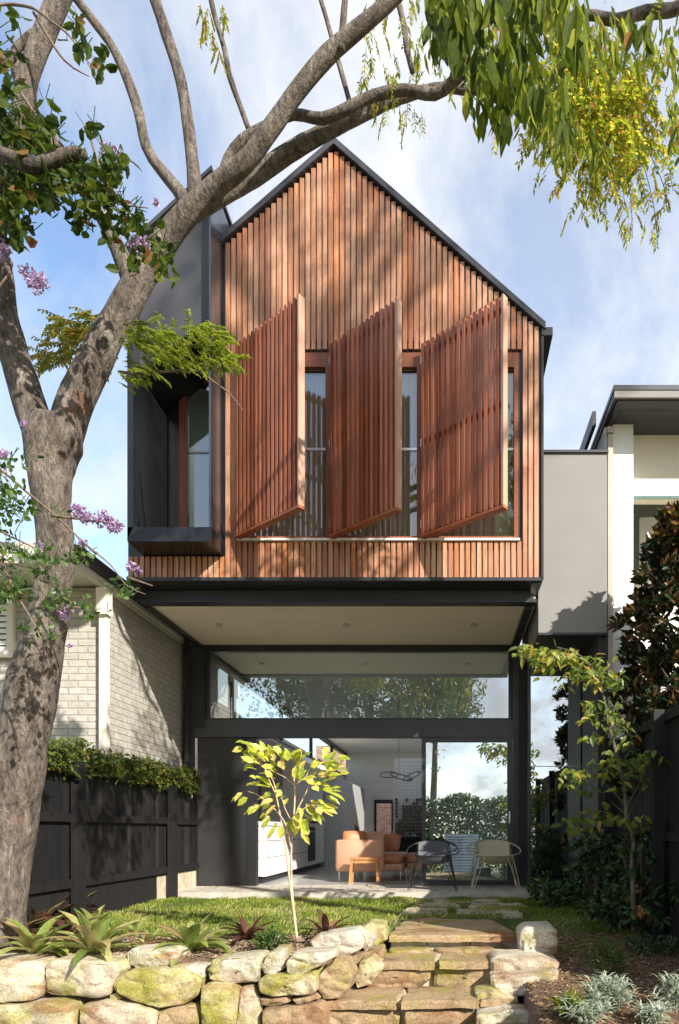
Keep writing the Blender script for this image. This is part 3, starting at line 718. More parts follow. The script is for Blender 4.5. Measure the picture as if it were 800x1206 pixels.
g=Geo(); g.box(1.19,qx(716.5),YW-.03,YW+2.02,qz(534)+.002,qz(531)); g.build('parapet_cap',M['grey_steel'],HS)
g=Geo(); g.box(1.19,qx(716),YW-.012,YW+1.9,qz(748),qz(745)-.003); g.build('wing_flashing',M['black'],HS)
Geo().box(1.99,qx(715.5),YW+.06,YR-.07,0,qz(748)-.002).build('side_wall_panel',M['panel'],HS)
# interior
YB=26.0; CL=3.82
g=Geo(); g.box(-4.0,1.15,YG+.1,YB+1.5,-.15,.0)
g.build('interior_floor',M['floor'],HS)
g=Geo()  # ceiling with an unseen hole, added so daylight brightens the dark room
sk=(-3.7,.95,18.1,21.4)
for b in ((-4.0,1.15,11.0,15.0),(-4.0,sk[0],15,YB+.1),(sk[1],1.15,15,YB+.1),(sk[0],sk[1],15,sk[2]),(sk[0],sk[1],sk[3],YB+.1)):
    g.box(b[0],b[1],b[2]+.002,b[3],CL,CL+.08)
g.build('interior_ceiling',M['white'],HS)
# storey above stops short so sky light reaches the added ceiling hole
g=Geo(); g.box(-3.98,-3.9,YG+.12,YB,0,2.92); g.build('interior_wall',M['intwall'],HS)
g=Geo(); g.box(-3.98,-3.86,YG+.12,YB,3.70,CL-.002); g.box(-3.98,-3.88,YG+.12,YB,2.922,2.97)
for yy in (12.3,16.0,19.5,23): g.box(-3.97,-3.89,yy,yy+.1,2.972,3.698)
cl=g.build('clerestory',M['black'],HS); Geo().box(-3.95,-3.94,YG+.12,YB,2.972,3.698).build('pane',M['glass_clear'],cl)
g=Geo(); g.box(1.05,1.13,YG+.12,YB,0,CL-.002); g.build('interior_wall',M['intwall'],HS)
dxa,dxb,dzt=P(441,0,YB).x,P(463,0,YB).x,P(0,942,YB).z
g=Geo(); g.box(-3.9,dxa,YB,YB+.1,0,CL); g.box(dxb,1.05,YB,YB+.1,0,CL); g.box(dxa,dxb,YB,YB+.1,dzt,CL); g.build('back_wall',M['intwall'],HS)
g=Geo(); g.box(dxa,dxa+.09,YB-.06,YB-.003,0,dzt); g.box(dxb-.06,dxb,YB-.06,YB-.003,0,dzt); g.box(dxa+.09,dxb-.06,YB-.06,YB-.003,dzt-.14,dzt); g.build('back_door_frame',M['black'],HS)
# ------------------------------------------------------------------ things inside
o=Geo().box(-5.5,1.5,YB+2.4,YB+2.6,-1,4.4).build('courtyard_wall',M['brickred']); tag(o,'mottled red brick courtyard wall seen through the rear doorway','wall')
KB=thing('kitchen_bench','long white kitchen bench with cooktop and black oven along the left wall','kitchen bench',(-3.4,13.8,0))
BX=-3.0
g=Geo(); 
for a,b in ((11.25,12.3),(12.31,13.4),(13.41,14.6),(15.41,16.5)):
    for z0,z1 in ((.12,.42),(.43,.70),(.71,.96)): g.box(-3.88,BX,a,b-.004,z0,z1)
g.box(-3.88,BX,14.6,15.41,.12,.2); g.build('cabinet',M['cab_white'],KB)
Geo().box(-3.88,BX-.08,11.3,16.5,0,.118).build('kickboard',M['black'],KB)
Geo().box(-3.89,BX+.02,11.23,16.52,.962,1.03).build('worktop',M['cab_white'],KB)
ov=Geo().box(-3.8,BX+.004,14.62,15.39,.21,.955).build('oven',M['black'],KB)
Geo().bar((BX+.03,14.7,.85),(BX+.03,15.3,.85),.02,.02).build('handle',M['chrome'],ov)
ct=Geo().box(-3.55,-3.1,14.6,15.4,1.031,1.042).build('cooktop',M['black'],KB)
for i in range(4):
    g=Geo(); x,y=-3.35+.35*(i%2),14.75+.45*(i//2)
    g.tube([(x+.12*math.cos(a*.7854),y+.12*math.sin(a*.7854),1.07) for a in range(8)],.012,6,closed=True); g.bar((x-.14,y,1.06),(x+.14,y,1.06),.015,.03); g.bar((x,y-.14,1.06),(x,y+.14,1.06),.015,.03)
    g.build('burner',M['black'],ct)
sp_=Geo().box(-3.88,-3.84,11.25,14.0,1.04,2.9).build('splashback',M['bronze'],KB)
Geo().box(-3.88,-3.3,11.3,13.6,1.75,2.55).build('overhead_cabinet',M['bronze'],KB)
TC=thing('tall_cabinet','row of tall grey cupboards beyond the white bench','cupboard',(-3.4,20,0))
for a in (16.6,17.9,19.2,20.5,21.8,23.1): Geo().box(-3.88,-3.0,a,a+1.29,0,2.35).build('cupboard_door',M['cab_grey'],TC)
Geo().box(-3.88,-3.03,14.0,16.58,1.04,2.34).build('cupboard_panel',M['cab_white'],TC)
# wine rack
WR=thing('wine_rack','white pegboard wine rack full of dark bottles','wine rack',(-1.0,20,0))
rx0,rx1,rz0,rz1=-1.58,-.55,.5,2.99
bd=Geo().box(rx0,rx1,20,20.25,rz0,rz1).build('board',M['white'],WR)
g=Geo(); cp=.1
for i in range(10):
    for j in range(24):
        x=rx0+.07+i*cp; z=rz0+.08+j*cp; g.tube([(x,19.997,z),(x,20.02,z)],.017,8)
tag(g.build('peg_hole',M['cab_grey'],WR),None,None,None,'stuff')
g=Geo(); g.tube([(0,-.06,0),(0,-.05,0),(0,.2,0)],[.036,.042,.042],10); 
bt=g.build('wine_bottle',M['bottle'],origin=(0,0,0)); first=True
for j in range(13):
    for i in range(10):
        if rng.random()<(.06 if j<11 else .5): continue
        if i==1 and j>6: continue
        loc=(rx0+.07+i*cp,20-.035,rz0+.08+j*cp)
        if first: bt.location=loc; o=bt; first=False
        else: o=bt.copy(); COL.objects.link(o); o.location=loc
        tag(o,'dark wine bottle lying in the white pegboard rack','bottle','wine bottles in the rack')
o=Geo().box(-2.3,.4,19.3,19.8,0,.62); o.box(-2.35,.45,19.25,19.85,.622,.68); o=o.build('sideboard',M['fence']); tag(o,'low dark sideboard in front of the wine rack','sideboard')
g=Geo()
PL=thing('pendant_light','looping white ring pendant light hanging over the room','pendant light',(P(470,0,15).x,15,2.0))
for k,(dx,dz,rr,tl) in enumerate(((-.22,.05,.2,.4),(.05,.0,.24,-.3),(.28,.02,.18,.5))):
    c=P(470,915,15)+Vector((dx,0,dz)); g=Geo(); g.tube([c+Vector((rr*math.cos(a*.26),rr*math.sin(a*.26),rr*tl*math.sin(a*.26+k))) for a in range(24)],.016,6,closed=True); g.build('ring',M['cab_grey'],PL)
g=Geo(); c=P(470,915,15); g.tube([(c.x,15,c.z),(c.x,15,CL)],.004,4); g.build('cord',M['black'],PL)
# sofa
def rbox(g,x0,x1,y0,y1,z0,z1,b=.03):
    # box with chamfered edges
    for (sx,sy,sz) in (): pass
    vs=[];fs=[]
    prof=[(b,0),(0,b)]
    ring=[]
    X=[(x0+b,y0),(x1-b,y0),(x1,y0+b),(x1,y1-b),(x1-b,y1),(x0+b,y1),(x0,y1-b),(x0,y0+b)]
    def ins(k): cx,cy=(x0+x1)/2,(y0+y1)/2; return [(cx+(x-cx)*(1-2*k/(x1-x0)),cy+(y-cy)*(1-2*k/(y1-y0))) for x,y in X]
    lv=[(z0,b),(z0+b*.3,b*.3),(z0+b,0),(z1-b,0),(z1-b*.3,b*.3),(z1,b)]
    for z,k in lv: vs+=[(x,y,z) for x,y in ins(k)]
    for i in range(5):
        for k in range(8): fs.append((i*8+k,i*8+(k+1)%8,(i+1)*8+(k+1)%8,(i+1)*8+k))
    fs.append(tuple(reversed(range(8)))); fs.append(tuple(40+k for k in range(8)))
    g.add(vs,fs); return g
SX0=P(395,0,11.7).x; SX1=P(452,0,11.7).x; SX2=P(476,0,12.0).x
SF=thing('sofa','pale tan leather sofa with thin metal legs seen from its side','sofa',((SX0+SX2)/2,12.2,0))
g=rbox(Geo(),SX0,SX1,11.7,11.88,.17,.72,.04); g.build('arm',M['tan'],SF,True)
g=rbox(Geo(),SX0,SX0+.2,11.885,13.6,.17,.70,.04); g.build('backrest',M['tan'],SF,True)
g=rbox(Geo(),SX0+.205,SX2,11.89,13.6,.17,.30,.03); g.build('base',M['tan'],SF,True)
g=rbox(Geo(),SX0+.22,SX2-.02,11.9,13.55,.305,.46,.05); g.build('seat',M['terracotta'],SF,True)
for x,y in ((SX0+.06,11.76),(SX1-.06,11.76),(SX2-.05,11.95),(SX0+.06,13.5),(SX2-.05,13.5)):
    Geo().tube([(x,y,0),(x,y,.17)],[.01,.016],8).build('leg',M['chrome'],SF)
def cushion(c,w,h,d,rz,rx_,mat,label):
    g=Geo(); N=10; vs=[]
    for s in (-1,1):
        for j in range(N+1):
            for i in range(N+1):
                u=i/N*2-1; v=j/N*2-1; e=max(0,(1-u**4)*(1-v**4))**.5
                q=Vector((u*w/2*(1-.08*v*v),s*d/2*e,v*h/2*(1-.08*u*u))); q.rotate(Matrix.Rotation(rx_,3,'X')); q.rotate(Matrix.Rotation(rz,3,'Z')); vs.append(Vector(c)+q)
    fs=[]
    for s in (0,1):
        b=s*(N+1)**2
        for j in range(N):
            for i in range(N):
                q=(b+j*(N+1)+i,b+j*(N+1)+i+1,b+(j+1)*(N+1)+i+1,b+(j+1)*(N+1)+i); fs.append(q if s==0 else q[::-1])
    g.add(vs,fs); tag(g.build('cushion',mat,None,True),label,'cushion','cushions on the tan sofa')
cushion((SX0+.28,12.1,.70),.42,.36,.16,.3,-.2,M['terracotta'],'rounded terracotta cushion at the left end of the tan sofa')
cushion((SX0+.58,12.25,.70),.45,.34,.15,-.5,-.3,M['tan'],'pale tan cushion leaning in the middle of the sofa')
cushion((SX0+.85,12.5,.66),.45,.34,.15,-.3,-.35,M['terracotta'],'terracotta cushion at the right of the sofa')
OT=thing('ottoman','low terracotta leather bench seat behind the black wire chair','ottoman',(P(510,0,12.2).x,12.5,0))
ox0,ox1=P(478,0,12.2).x,P(545,0,12.2).x
rbox(Geo(),ox0,ox1,12.2,13.0,.30,.46,.05).build('seat',M['terracotta'],OT,True)
rbox(Geo(),ox0+.01,ox1-.01,12.21,12.99,.17,.295,.02).build('base',M['tan'],OT,True)
for x in (ox0+.06,ox1-.06):
    for y in (12.27,12.93): Geo().tube([(x,y,0),(x,y,.17)],[.01,.016],8).build('leg',M['chrome'],OT)
sx0,sx1=P(412,0,11.35).x,P(447,0,11.35).x
SO=thing('stool','small slatted timber stool in front of the tan sofa','stool',((sx0+sx1)/2,11.4,0))
g=Geo(); 
for k in range(6): y=11.24+k*.05; g.box(sx0+.0,sx1,y,y+.042,.40,.43,rng.random())
g.build('seat',M['oak'],SO)
g=Geo(); g.box(sx0+.03,sx1-.03,11.26,11.285,.34,.398); g.box(sx0+.03,sx1-.03,11.47,11.495,.34,.398); g.build('apron',M['oak'],SO)
for x,dx in ((sx0+.045,-.03),(sx1-.045,.03)):
    for y in (11.28,11.49): Geo().bar((x+dx,y,0),(x,y,.40),.042,.042,(0,1,0)).build('leg',M['oak'],SO)
PV=thing('potted_plant','small dark red leafy plant in a vase behind the sofa cushions','plant',(P(421,0,14).x,14.0,0))
g=Geo(); x=P(421,0,14).x; g.tube([(x,14,0),(x,14,.45),(x,14,.7)],[.12,.15,.07],12); g.build('vase',M['intwall'],PV)
g=Geo()
for k in range(40): g.leaf((x+U(-.05,.05),14,.72),rdir(.5),rdir(),U(.15,.3),.06,rng.random())
g.build('foliage',M['lf_bromr'],PV)
# wire chairs
def wire_chair(px,Y,mat,wv,label):
    cxp=P(px,0,Y).x
    T=thing('wire_chair',label,'chair',(cxp,Y,0),'wire lounge chairs on the concrete slab')
    def ring(a,sc=1.0): return Vector((cxp+.385*sc*math.cos(a),Y+.30*sc*math.sin(a),.60+.11*math.sin(a)-.02*math.cos(2*a)))
    g=Geo(); g.tube([ring(a*math.pi/20) for a in range(40)],.009,6,closed=True); g.build('frame',mat,T,True)
    def bowl(u,v): # u -1..1 across, v 0 front ..1 back
        a0=-math.pi/2+u*.62; a1=math.pi/2-u*.62
        p=ring(a0); q=ring(a1); m=p.lerp(q,v); m.z-=.26*math.sin(math.pi*v)**.8*(1-.25*u*u)*(1-v*.35); return m
    g=Geo(); N=14; vs=[bowl(i/N*2-1,j/N) for j in range(N+1) for i in range(N+1)]
    g.add(vs,[(j*(N+1)+i,j*(N+1)+i+1,(j+1)*(N+1)+i+1,(j+1)*(N+1)+i) for j in range(N) for i in range(N)]); g.build('seat',wv,T,True)
    g=Geo()
    for u in (-1,1): g.tube([bowl(u*1.02,j/12) for j in range(13)],.008,5)
    g.tube([bowl(i/8*2-1,.5)-Vector((0,0,.012)) for i in range(9)],.008,5)
    g.build('seat_rod',mat,T,True)
    for sx in (-1,1):
        for sy in (-1,1):
            a=math.atan2(sy*.9,sx*.55); t1=ring(a-.13); t2=ring(a+.13); t1.z-=.0; f=Vector((cxp+sx*.345,Y+sy*.27,.012))
            g=Geo(); g.tube([t1,f+Vector((-.012,0,0)),f+Vector((.012,0,-.004)),t2],.0065,6); g.build('leg',mat,T)
wire_chair(583,10.2,M['wire_gold'],M['weave_gold'],'cream wire chair with woven seat at the right of the glass door')
wire_chair(510,10.1,M['wire_black'],M['weave_black'],'black wire chair with charcoal woven seat in front of the door frame')

# ------------------------------------------------------------------ neighbour left
NB=thing('brick_house','neighbouring single storey house of cream painted brick with downpipe on the left','house',(-7,10,0))
NX=-4.25
g=Geo(); g.box(NX-.25,NX,8.45,12.6,-1,3.86); g.build('side_wall',M['brickpaint'],NB)
Geo().box(NX-.25,NX,12.603,26,-1,3.25).build('rear_wall',M['cream'],NB)
g=Geo(); g.box(-9.5,NX-.003,8.4,8.65,-1,3.86); g.build('front_wall',M['brickpaint'],NB)
g=Geo(); g.box(-9.5,NX+.05,7.7,12.6,3.9,3.96); g.build('soffit_lining',M['white'],NB)
g=Geo(); g.hexa([(-9.6,7.6,3.97),(NX+.02,7.6,3.97),(NX+.02,12.6,3.97),(-9.6,12.6,3.97),(-9.6,7.6,4.3),(NX+.02,7.6,4.06),(NX+.02,12.6,4.06),(-9.6,12.6,4.3)]); g.build('roof',M['taupe'],NB)
Geo().box(-9.5,NX-.02,7.55,7.598,3.84,4.0).build('fascia',M['cream'],NB)
g=Geo(); g.box(NX+.025,NX+.14,7.6,12.6,3.95,4.07); g.build('gutter',M['panel'],NB)
Geo().box(NX+.003,NX+.022,7.62,12.6,3.84,3.965).build('eave_board',M['cream'],NB)
g=Geo(); g.box(NX+.004,NX+.09,8.3,8.39,0,3.6); dp=g.build('downpipe',M['cream'],NB)
g=Geo(); g.box(NX-.01,NX+.12,8.25,8.398,3.5,3.82); g.build('rainwater_head',M['cream'],NB)
wxa,wxb,wza,wzb=P(-45,0,8.4).x,P(11,0,8.4).x,P(0,768,8.4).z,P(0,698,8.4).z
g=Geo(); g.box(wxa-.08,wxb+.08,8.34,8.398,wza-.08,wza-.002); g.box(wxa-.08,wxb+.08,8.34,8.398,wzb+.002,wzb+.08); g.box(wxb+.001,wxb+.08,8.34,8.398,wza,wzb); wn=g.build('window',M['cream'],NB)
g=Geo()
for k in range(10): z=wza+(wzb-wza)*k/10; g.hexa([(wxa,8.35,z),(wxb,8.35,z),(wxb,8.38,z+.01),(wxa,8.38,z+.01),(wxa,8.35,z+.05),(wxb,8.35,z+.05),(wxb,8.38,z+.065),(wxa,8.38,z+.065)])
g.build('louvres',M['white'],wn)
# left fence
def fence(name,label,X,ya,yb,z0,z1,mat,posts,side):
    T=thing(name,label,'fence',(X,(ya+yb)/2,z0))
    g=Geo(); y=ya
    while y<yb:
        wdt=U(.09,.11); g.box(X-.01+U(0,.006),X+.012,y,y+wdt-.006,z0,z1+U(-.01,.01),rng.random()); y+=wdt
    g.build('palings',mat,T)
    for z in (z0+.02,(z0+z1)/2+.05,z1-.1): Geo().box(X+(.013 if side>0 else -.055),X+(.055 if side>0 else -.011),ya,yb,z,z+.09).build('rail',mat,T)
    for y in posts: Geo().box(X+(.056 if side>0 else -.16),X+(.16 if side>0 else -.056),y,y+.1,-.2,z1+.02).build('post',mat,T)
    return T
LF=fence('timber_fence','black stained paling fence along the left boundary below the creeper',-3.98,6.3,10.75,.26,1.58,M['fence'],(7.1,9.55),1)
Geo().box(-4.08,-3.97,6.3,9.3,-.3,.258).build('plinth',M['fence_d'],LF)
Geo().box(-4.08,-3.97,9.302,10.75,-.3,.258).build('plinth',M['mortar'],LF)
RFn=fence('timber_fence','tall dark paling fence on the right boundary behind the shrubs',2.18,4.5,9.05,-.6,2.05,M['fence_d'],(4.6,6.7,8.8),-1)
# creeper on left fence
g=Geo()
for k in range(5200):
    y=U(6.2,10.6); s=rng.random(); x=-3.98+U(-.12,.16); bl=.17+.13*noise.noise(Vector((y*1.6,0,0)))+.05*noise.noise(Vector((y*5,1,0)))
    z=1.60+bl*U(-.9,.9)+.03
    d=rdir(.1); g.leaf((x,y,z),d,(U(-.4,.4)+.4,U(-.6,0),1),U(.05,.09),U(.03,.05),rng.random()*.95,.2,True)
cr=g.build('creeper',M['lf_olive']); tag(cr,'bushy green creeper trailing along the top of the left fence','creeper')
# neighbour right
NR=thing('white_house','white rendered neighbouring house with dark eaves and balcony at the right','house',(4.5,10,0))
yn=8.6
ex=P(723,457,yn); A_=P(722,505,9.15); B_=P(746,505,9.15)
Geo().box(A_.x,B_.x,9.15,9.5,-1,P(0,480,9.15).z).build('corner_pier',M['white'],NR)
Geo().box(A_.x-.10,A_.x-.002,9.2,16,-1,ex.z-.14).build('side_wall',M['white'],NR)
Geo().box(B_.x+.001,8,9.4,9.6,P(0,586,9.4).z,P(0,470,9.4).z).build('upper_wall',M['cream'],NR)
Geo().box(B_.x+.001,8,9.385,9.398,P(0,588,9.4).z,P(0,584.5,9.4).z).build('sill_line',plain('green_trim',(.06,.13,.11)),NR)
Geo().box(B_.x+.001,8,10.6,10.8,-1,4.9).build('recessed_wall',M['cream'],NR)
Geo().box(P(753,0,10.6).x,P(775,0,10.6).x,10.52,10.598,P(0,780,10.6).z,P(0,612,10.6).z).build('window',M['white'],NR)
Geo().box(B_.x+.001,8,9.1,9.3,-1,P(0,800,9.1).z).build('lower_wall',M['white'],NR)
Geo().box(ex.x,8,yn,16,ex.z-.02,ex.z+.04).build('roof',M['grey_steel'],NR)
Geo().box(ex.x+.01,8,yn+.01,yn+.05,ex.z-.11,ex.z-.022).build('gutter',M['wing'],NR)
Geo().box(ex.x+.01,ex.x+.05,yn+.052,16,ex.z-.11,ex.z-.022).build('gutter',M['black'],NR)
Geo().box(ex.x+.06,8,yn+.06,16,ex.z-.13,ex.z-.024).build('eave_lining',M['grey_steel'],NR)
Geo().box(P(732,0,yn+.25).x,8,yn+.25,yn+.29,P(0,483,yn+.25).z,ex.z-.132).build('fascia',M['grey_steel'],NR)
Geo().box(P(732,0,yn+.25).x-.03,P(732,0,yn+.25).x-.001,yn+.25,9.19,P(0,483,yn+.25).z,ex.z-.132).build('fascia',M['black'],NR)
Geo().box(P(732,0,yn+.25).x,8,yn+.292,9.39,P(0,483,yn+.25).z+.01,P(0,483,yn+.25).z+.04).build('soffit',M['cream'],NR)
g=Geo(); g.box(ex.x-.12,ex.x-.07,9.3,16,ex.z-.06,ex.z+.14); g.build('second_gutter',M['black'],NR)
g=Geo(); xx=P(719,0,9.1).x; g.box(xx-.035,xx+.032,9.08,9.14,.0,P(0,512,9.1).z); g.box(xx-.045,xx+.04,9.06,9.15,P(0,511,9.1).z,P(0,504,9.1).z); g.build('downpipe',M['taupe'],NR)

# ------------------------------------------------------------------ main tree
TR=thing('tree','large gum-barked tree with mottled trunk forking at the left in front of the house','tree',(-3.35,5.4,-.1))
SC=lambda w,Y: w*.86*Y/F/2
def limb(name,pts,parent,wob=.12,n=14,step=.07,mat=None):
    ps=[P(a,b,d) for a,b,w_,d in pts]; rs=[SC(w_,d) for a,b,w_,d in pts]
    g=Geo(); g.tube(ps,rs,n,wob,step=step); return g.build(name,mat or M['bark'],parent,True)
limb('trunk',[(-14,1150,104,5.75),(-12,1110,92,5.75),(-4,1060,76,5.75),(5,1000,70,5.75),(18,930,66,5.7),(29,860,63,5.65),(40,800,65,5.6),(50,760,54,5.55),(62,700,47,5.5),(66,650,46,5.45),(61,600,48,5.4),(59,560,54,5.4),(62,522,70,5.4),(66,498,64,5.4)],TR,.09,26,.04)
limb('limb',[(60,535,48,5.4),(42,495,44,5.4),(20,430,37,5.35),(5,370,36,5.3),(-2,320,34,5.25),(-10,260,32,5.2),(-14,190,30,5.15)],TR)
limb('limb',[(68,535,46,5.4),(88,475,47,5.4),(112,425,41,5.4),(137,378,38,5.4),(162,335,37,5.4),(190,290,33,5.4),(222,250,29,5.35),(252,222,27,5.3),(290,190,24,5.2),(320,150,23,5.15),(350,108,22,5.1),(385,66,22,5.05),(420,36,20,5),(455,6,18,4.95),(490,-30,15,4.9)],TR,.1,18)
limb('branch',[(225,250,26,5.42),(262,227,26,5.45),(300,207,25,5.5),(340,180,22,5.5),(385,155,20,5.5),(430,133,17,5.5),(470,116,14,5.5),(520,103,13,5.5),(560,106,11,5.5),(600,90,8,5.5)],TR)
limb('branch',[(262,222,16,5.3),(268,190,14,5.35),(285,165,13,5.35),(312,150,13,5.35),(345,135,13,5.3),(380,140,14,5.25),(407,129,14,5.2),(440,113,14,5.2),(476,106,14,5.15),(512,111,15,5.1),(534,96,15,5.05),(556,78,14,5),(590,62,12,5)],TR)
limb('branch',[(226,246,22,5.38),(208,222,17,5.4),(188,198,15,5.4),(172,172,14,5.4),(160,120,14,5.35),(135,60,12,5.3),(108,22,11,5.3),(75,-20,10,5.2)],TR)
limb('branch',[(232,238,26,5.38),(228,200,17,5.4),(222,150,16,5.4),(213,95,15,5.4),(196,40,15,5.4),(176,-20,14,5.4)],TR)
limb('branch',[(293,152,7,5.35),(282,122,7,5.35),(270,88,8,5.3),(265,60,7,5.3),(252,15,7,5.3),(245,-20,6,5.3)],TR,.08,8)
limb('branch',[(414,128,7,5.3),(405,95,7,5.3),(396,63,7,5.3),(384,20,6,5.3),(372,-20,6,5.3)],TR,.08,8)
limb('branch',[(402,60,12,5.02),(404,30,9,5),(408,-20,8,5)],TR,.08,8)
limb('branch',[(158,338,28,5.42),(140,295,21,5.4),(120,255,18,5.35),(92,212,17,5.3),(58,162,19,5.2),(34,125,19,5.1),(18,70,18,5.0)],TR)
limb('branch',[(-10,240,34,4.9),(12,190,32,4.85),(28,130,30,4.8),(33,90,27,4.8),(52,40,26,4.8),(78,-20,25,4.8)],TR,.12)
limb('branch',[(-20,172,15,4.4),(10,184,15,4.4),(40,195,17,4.4),(65,186,16,4.4),(90,180,15,4.4),(101,181,12,4.4)],TR,.25,10,.04)
limb('branch',[(-10,78,12,4.7),(10,72,12,4.7),(22,55,11,4.8),(40,38,10,4.8)],TR,.1,8)
limb('branch',[(548,-5,10,5),(545,30,9,5),(538,70,9,5),(532,95,10,5.02)],TR,.1,8)
limb('branch',[(467,-5,9,5.2),(475,25,8,5.2),(480,60,8,5.2),(486,85,7,5.2)],TR,.1,8)
limb('branch',[(560,108,8,5.5),(575,118,7,5.5),(590,112,5,5.5),(602,100,4,5.5)],TR,.1,6)
limb('branch',[(676,20,10,5.3),(700,18,12,5.3),(725,24,14,5.3),(760,14,15,5.3),(790,12,15,5.3),(840,-5,15,5.2)],TR,.1,10)
limb('branch',[(675,95,8,5.4),(688,118,9,5.4),(700,138,9,5.4),(718,152,9,5.4),(735,160,8,5.4),(752,172,6,5.4)],TR,.2,8)
limb('branch',[(675,95,7,5.4),(660,60,8,5.4),(650,20,8,5.4),(655,-20,8,5.4)],TR,.1,8)
limb('branch',[(640,140,4,5.4),(655,148,5,5.4),(675,130,4,5.4)],TR,.1,6)

def hang_leaf(g,p,L,W,r,spread=.45,simple=False):
    d=Vector((U(-spread,spread),U(-spread,spread),-1)); g.leaf(p,d,rdir(),L,W,r,.1,simple)
def spray(gl,gt,p,d,L,nl,ll,lw,rlo=0,rhi=1,grav=.25,simple=True):
    p=Vector(p); d=Vector(d).normalized(); pts=[p.copy()]; q=p.copy(); sg=L/nl
    for i in range(nl):
        d=(d+Vector((0,0,-grav/nl))+rdir()*.06).normalized(); q=q+d*sg; pts.append(q.copy())
        side=d.cross(Vector((0,0,1))); 
        if side.length<.1: side=Vector((1,0,0))
        side.normalize()
        for s in (-1,1):
            gl.leaf(q,(side*s+d*.7+Vector((0,0,-.25))+rdir()*.2),Vector((0,0,1))+rdir()*.5,ll*U(.75,1.15),lw*U(.8,1.1),U(rlo,rhi),.12,simple)
    gl.tube(pts,.003,4,cap=False,r=.95)
def twig(pts,rads): Geo().tube(pts,rads,5,step=.06).build('twig',M['twig'],TR,True)
# big dark hanging leaves, near the camera, upper right
g=Geo()
def dens(px,py):
    # lower outline of the dark mass
    pts=[(505,40),(530,60),(545,75),(560,100),(590,140),(610,120),(640,105),(662,95),(680,60),(700,20)]
    for (a,b),(c,d_) in zip(pts,pts[1:]):
        if a<=px<=c: return py < b+(d_-b)*(px-a)/(c-a)
    return False
cnt=0
while cnt<560:
    px=U(505,690); py=U(-60,135)
    if not dens(px,py): continue
    if py>20 and noise.noise(Vector((px*.03,py*.02,3)))<-.12: continue
    p=P(px,py,U(2.9,4.0)); hang_leaf(g,p,U(.11,.19),U(.035,.055),min(1,rng.random()*.85+(.12 if px>640 else 0)),.42); cnt+=1
for px,py in ((497,60),(512,50),(570,110),(578,125),(566,90),(590,132),(592,118),(600,120),(618,110),(626,120),(640,115),(648,130),(660,140),(668,150),(672,165),(735,20),(742,30),(750,38),(758,30),(728,42),(765,45),(772,20),(745,60),(720,50),(555,120),(540,55)):
    for k in range(5): hang_leaf(g,P(px+U(-7,7),py+U(-16,10),U(3.2,3.9)),U(.11,.18),U(.03,.045),U(.2,1),.35)
g.build('foliage',M['lf_hang'],TR)
# drooping olive leaves behind, same area and below
g=Geo()
for (cx_,cy_,sx,sy,nn) in ((620,60,60,60,260),(650,130,40,40,220),(700,50,40,50,120),(580,60,40,60,160),(690,170,30,30,120),(660,180,20,25,50),(790,60,20,40,60),(795,150,14,40,60)):
    for k in range(nn):
        p=P(rng.gauss(cx_,sx*.5),rng.gauss(cy_,sy*.5),U(4.3,5.2)); hang_leaf(g,p,U(.07,.12),U(.02,.032),U(.4,1),.5)
g.build('foliage',M['lf_hang'],TR)
# bright yellow-green fine foliage
g=Geo()
for (cx_,cy_,sx,sy,nn) in ((655,95,60,70,80),(700,95,55,60,90),(735,130,45,60,80),(715,175,45,36,70),(742,170,30,44,46),(690,60,40,40,60),(700,130,30,30,60),(680,120,30,40,50),(770,110,25,60,14),(790,160,14,50,12),(640,150,24,24,14),(755,60,30,40,14),(790,235,10,20,4),(640,30,50,30,16)):
    for k in range(nn):
        p=P(rng.gauss(cx_,sx*.5),rng.gauss(cy_,sy*.5),U(4.9,5.9)); d=Vector((U(-1,1),U(-1,1),U(-1,.2)))
        spray(g,None,p,d,U(.14,.24),6,.055,.026,0,1,.8)
for (a,b,c,d_,nn) in ((700,200,680,262,6),(712,200,700,250,6),(715,190,730,268,8),(735,190,745,280,9),(700,190,690,240,5),(760,200,775,290,5),(765,180,790,250,5),(665,150,640,205,6),(640,160,640,195,4)):
    A=P(a,b,5.4); B=P(c,d_,5.2); twig([A,A.lerp(B,.5)+Vector((.02,0,0)),B],.003)
    for k in range(nn):
        q=A.lerp(B,.35+.65*k/nn); spray(g,None,q+Vector((U(-.1,.1),U(-.1,.1),0)),(U(-1,1),U(-.6,.6),-.8),U(.08,.14),4,.05,.018,.1,.9,.8)
# light sprays top centre
for k in range(75):
    px=U(425,560); py=U(-10,120)
    if py>100 and rng.random()<.5: continue
    spray(g,None,P(px,py,U(5.0,5.6)),(U(-.8,.8),U(-.5,.5),-1),U(.08,.18),5,.045,.016,0,.7,.8)
for px,py in ((455,120),(452,135),(475,130),(477,145),(488,128),(497,133),(480,118),(470,120)): spray(g,None,P(px,py,5.2),(U(-.3,.3),0,-1),.16,6,.05,.014,.1,.6,.5)
for px,py in ((236,5),(243,20),(250,35),(240,30),(262,5),(266,15),(255,50),(258,62),(245,10)): 
    for k in range(2): spray(g,None,P(px,py,5.2),(U(-.5,.5),0,-1),.14,6,.04,.016,.1,.6,.5)
g.build('foliage',M['lf_yellow'],TR)
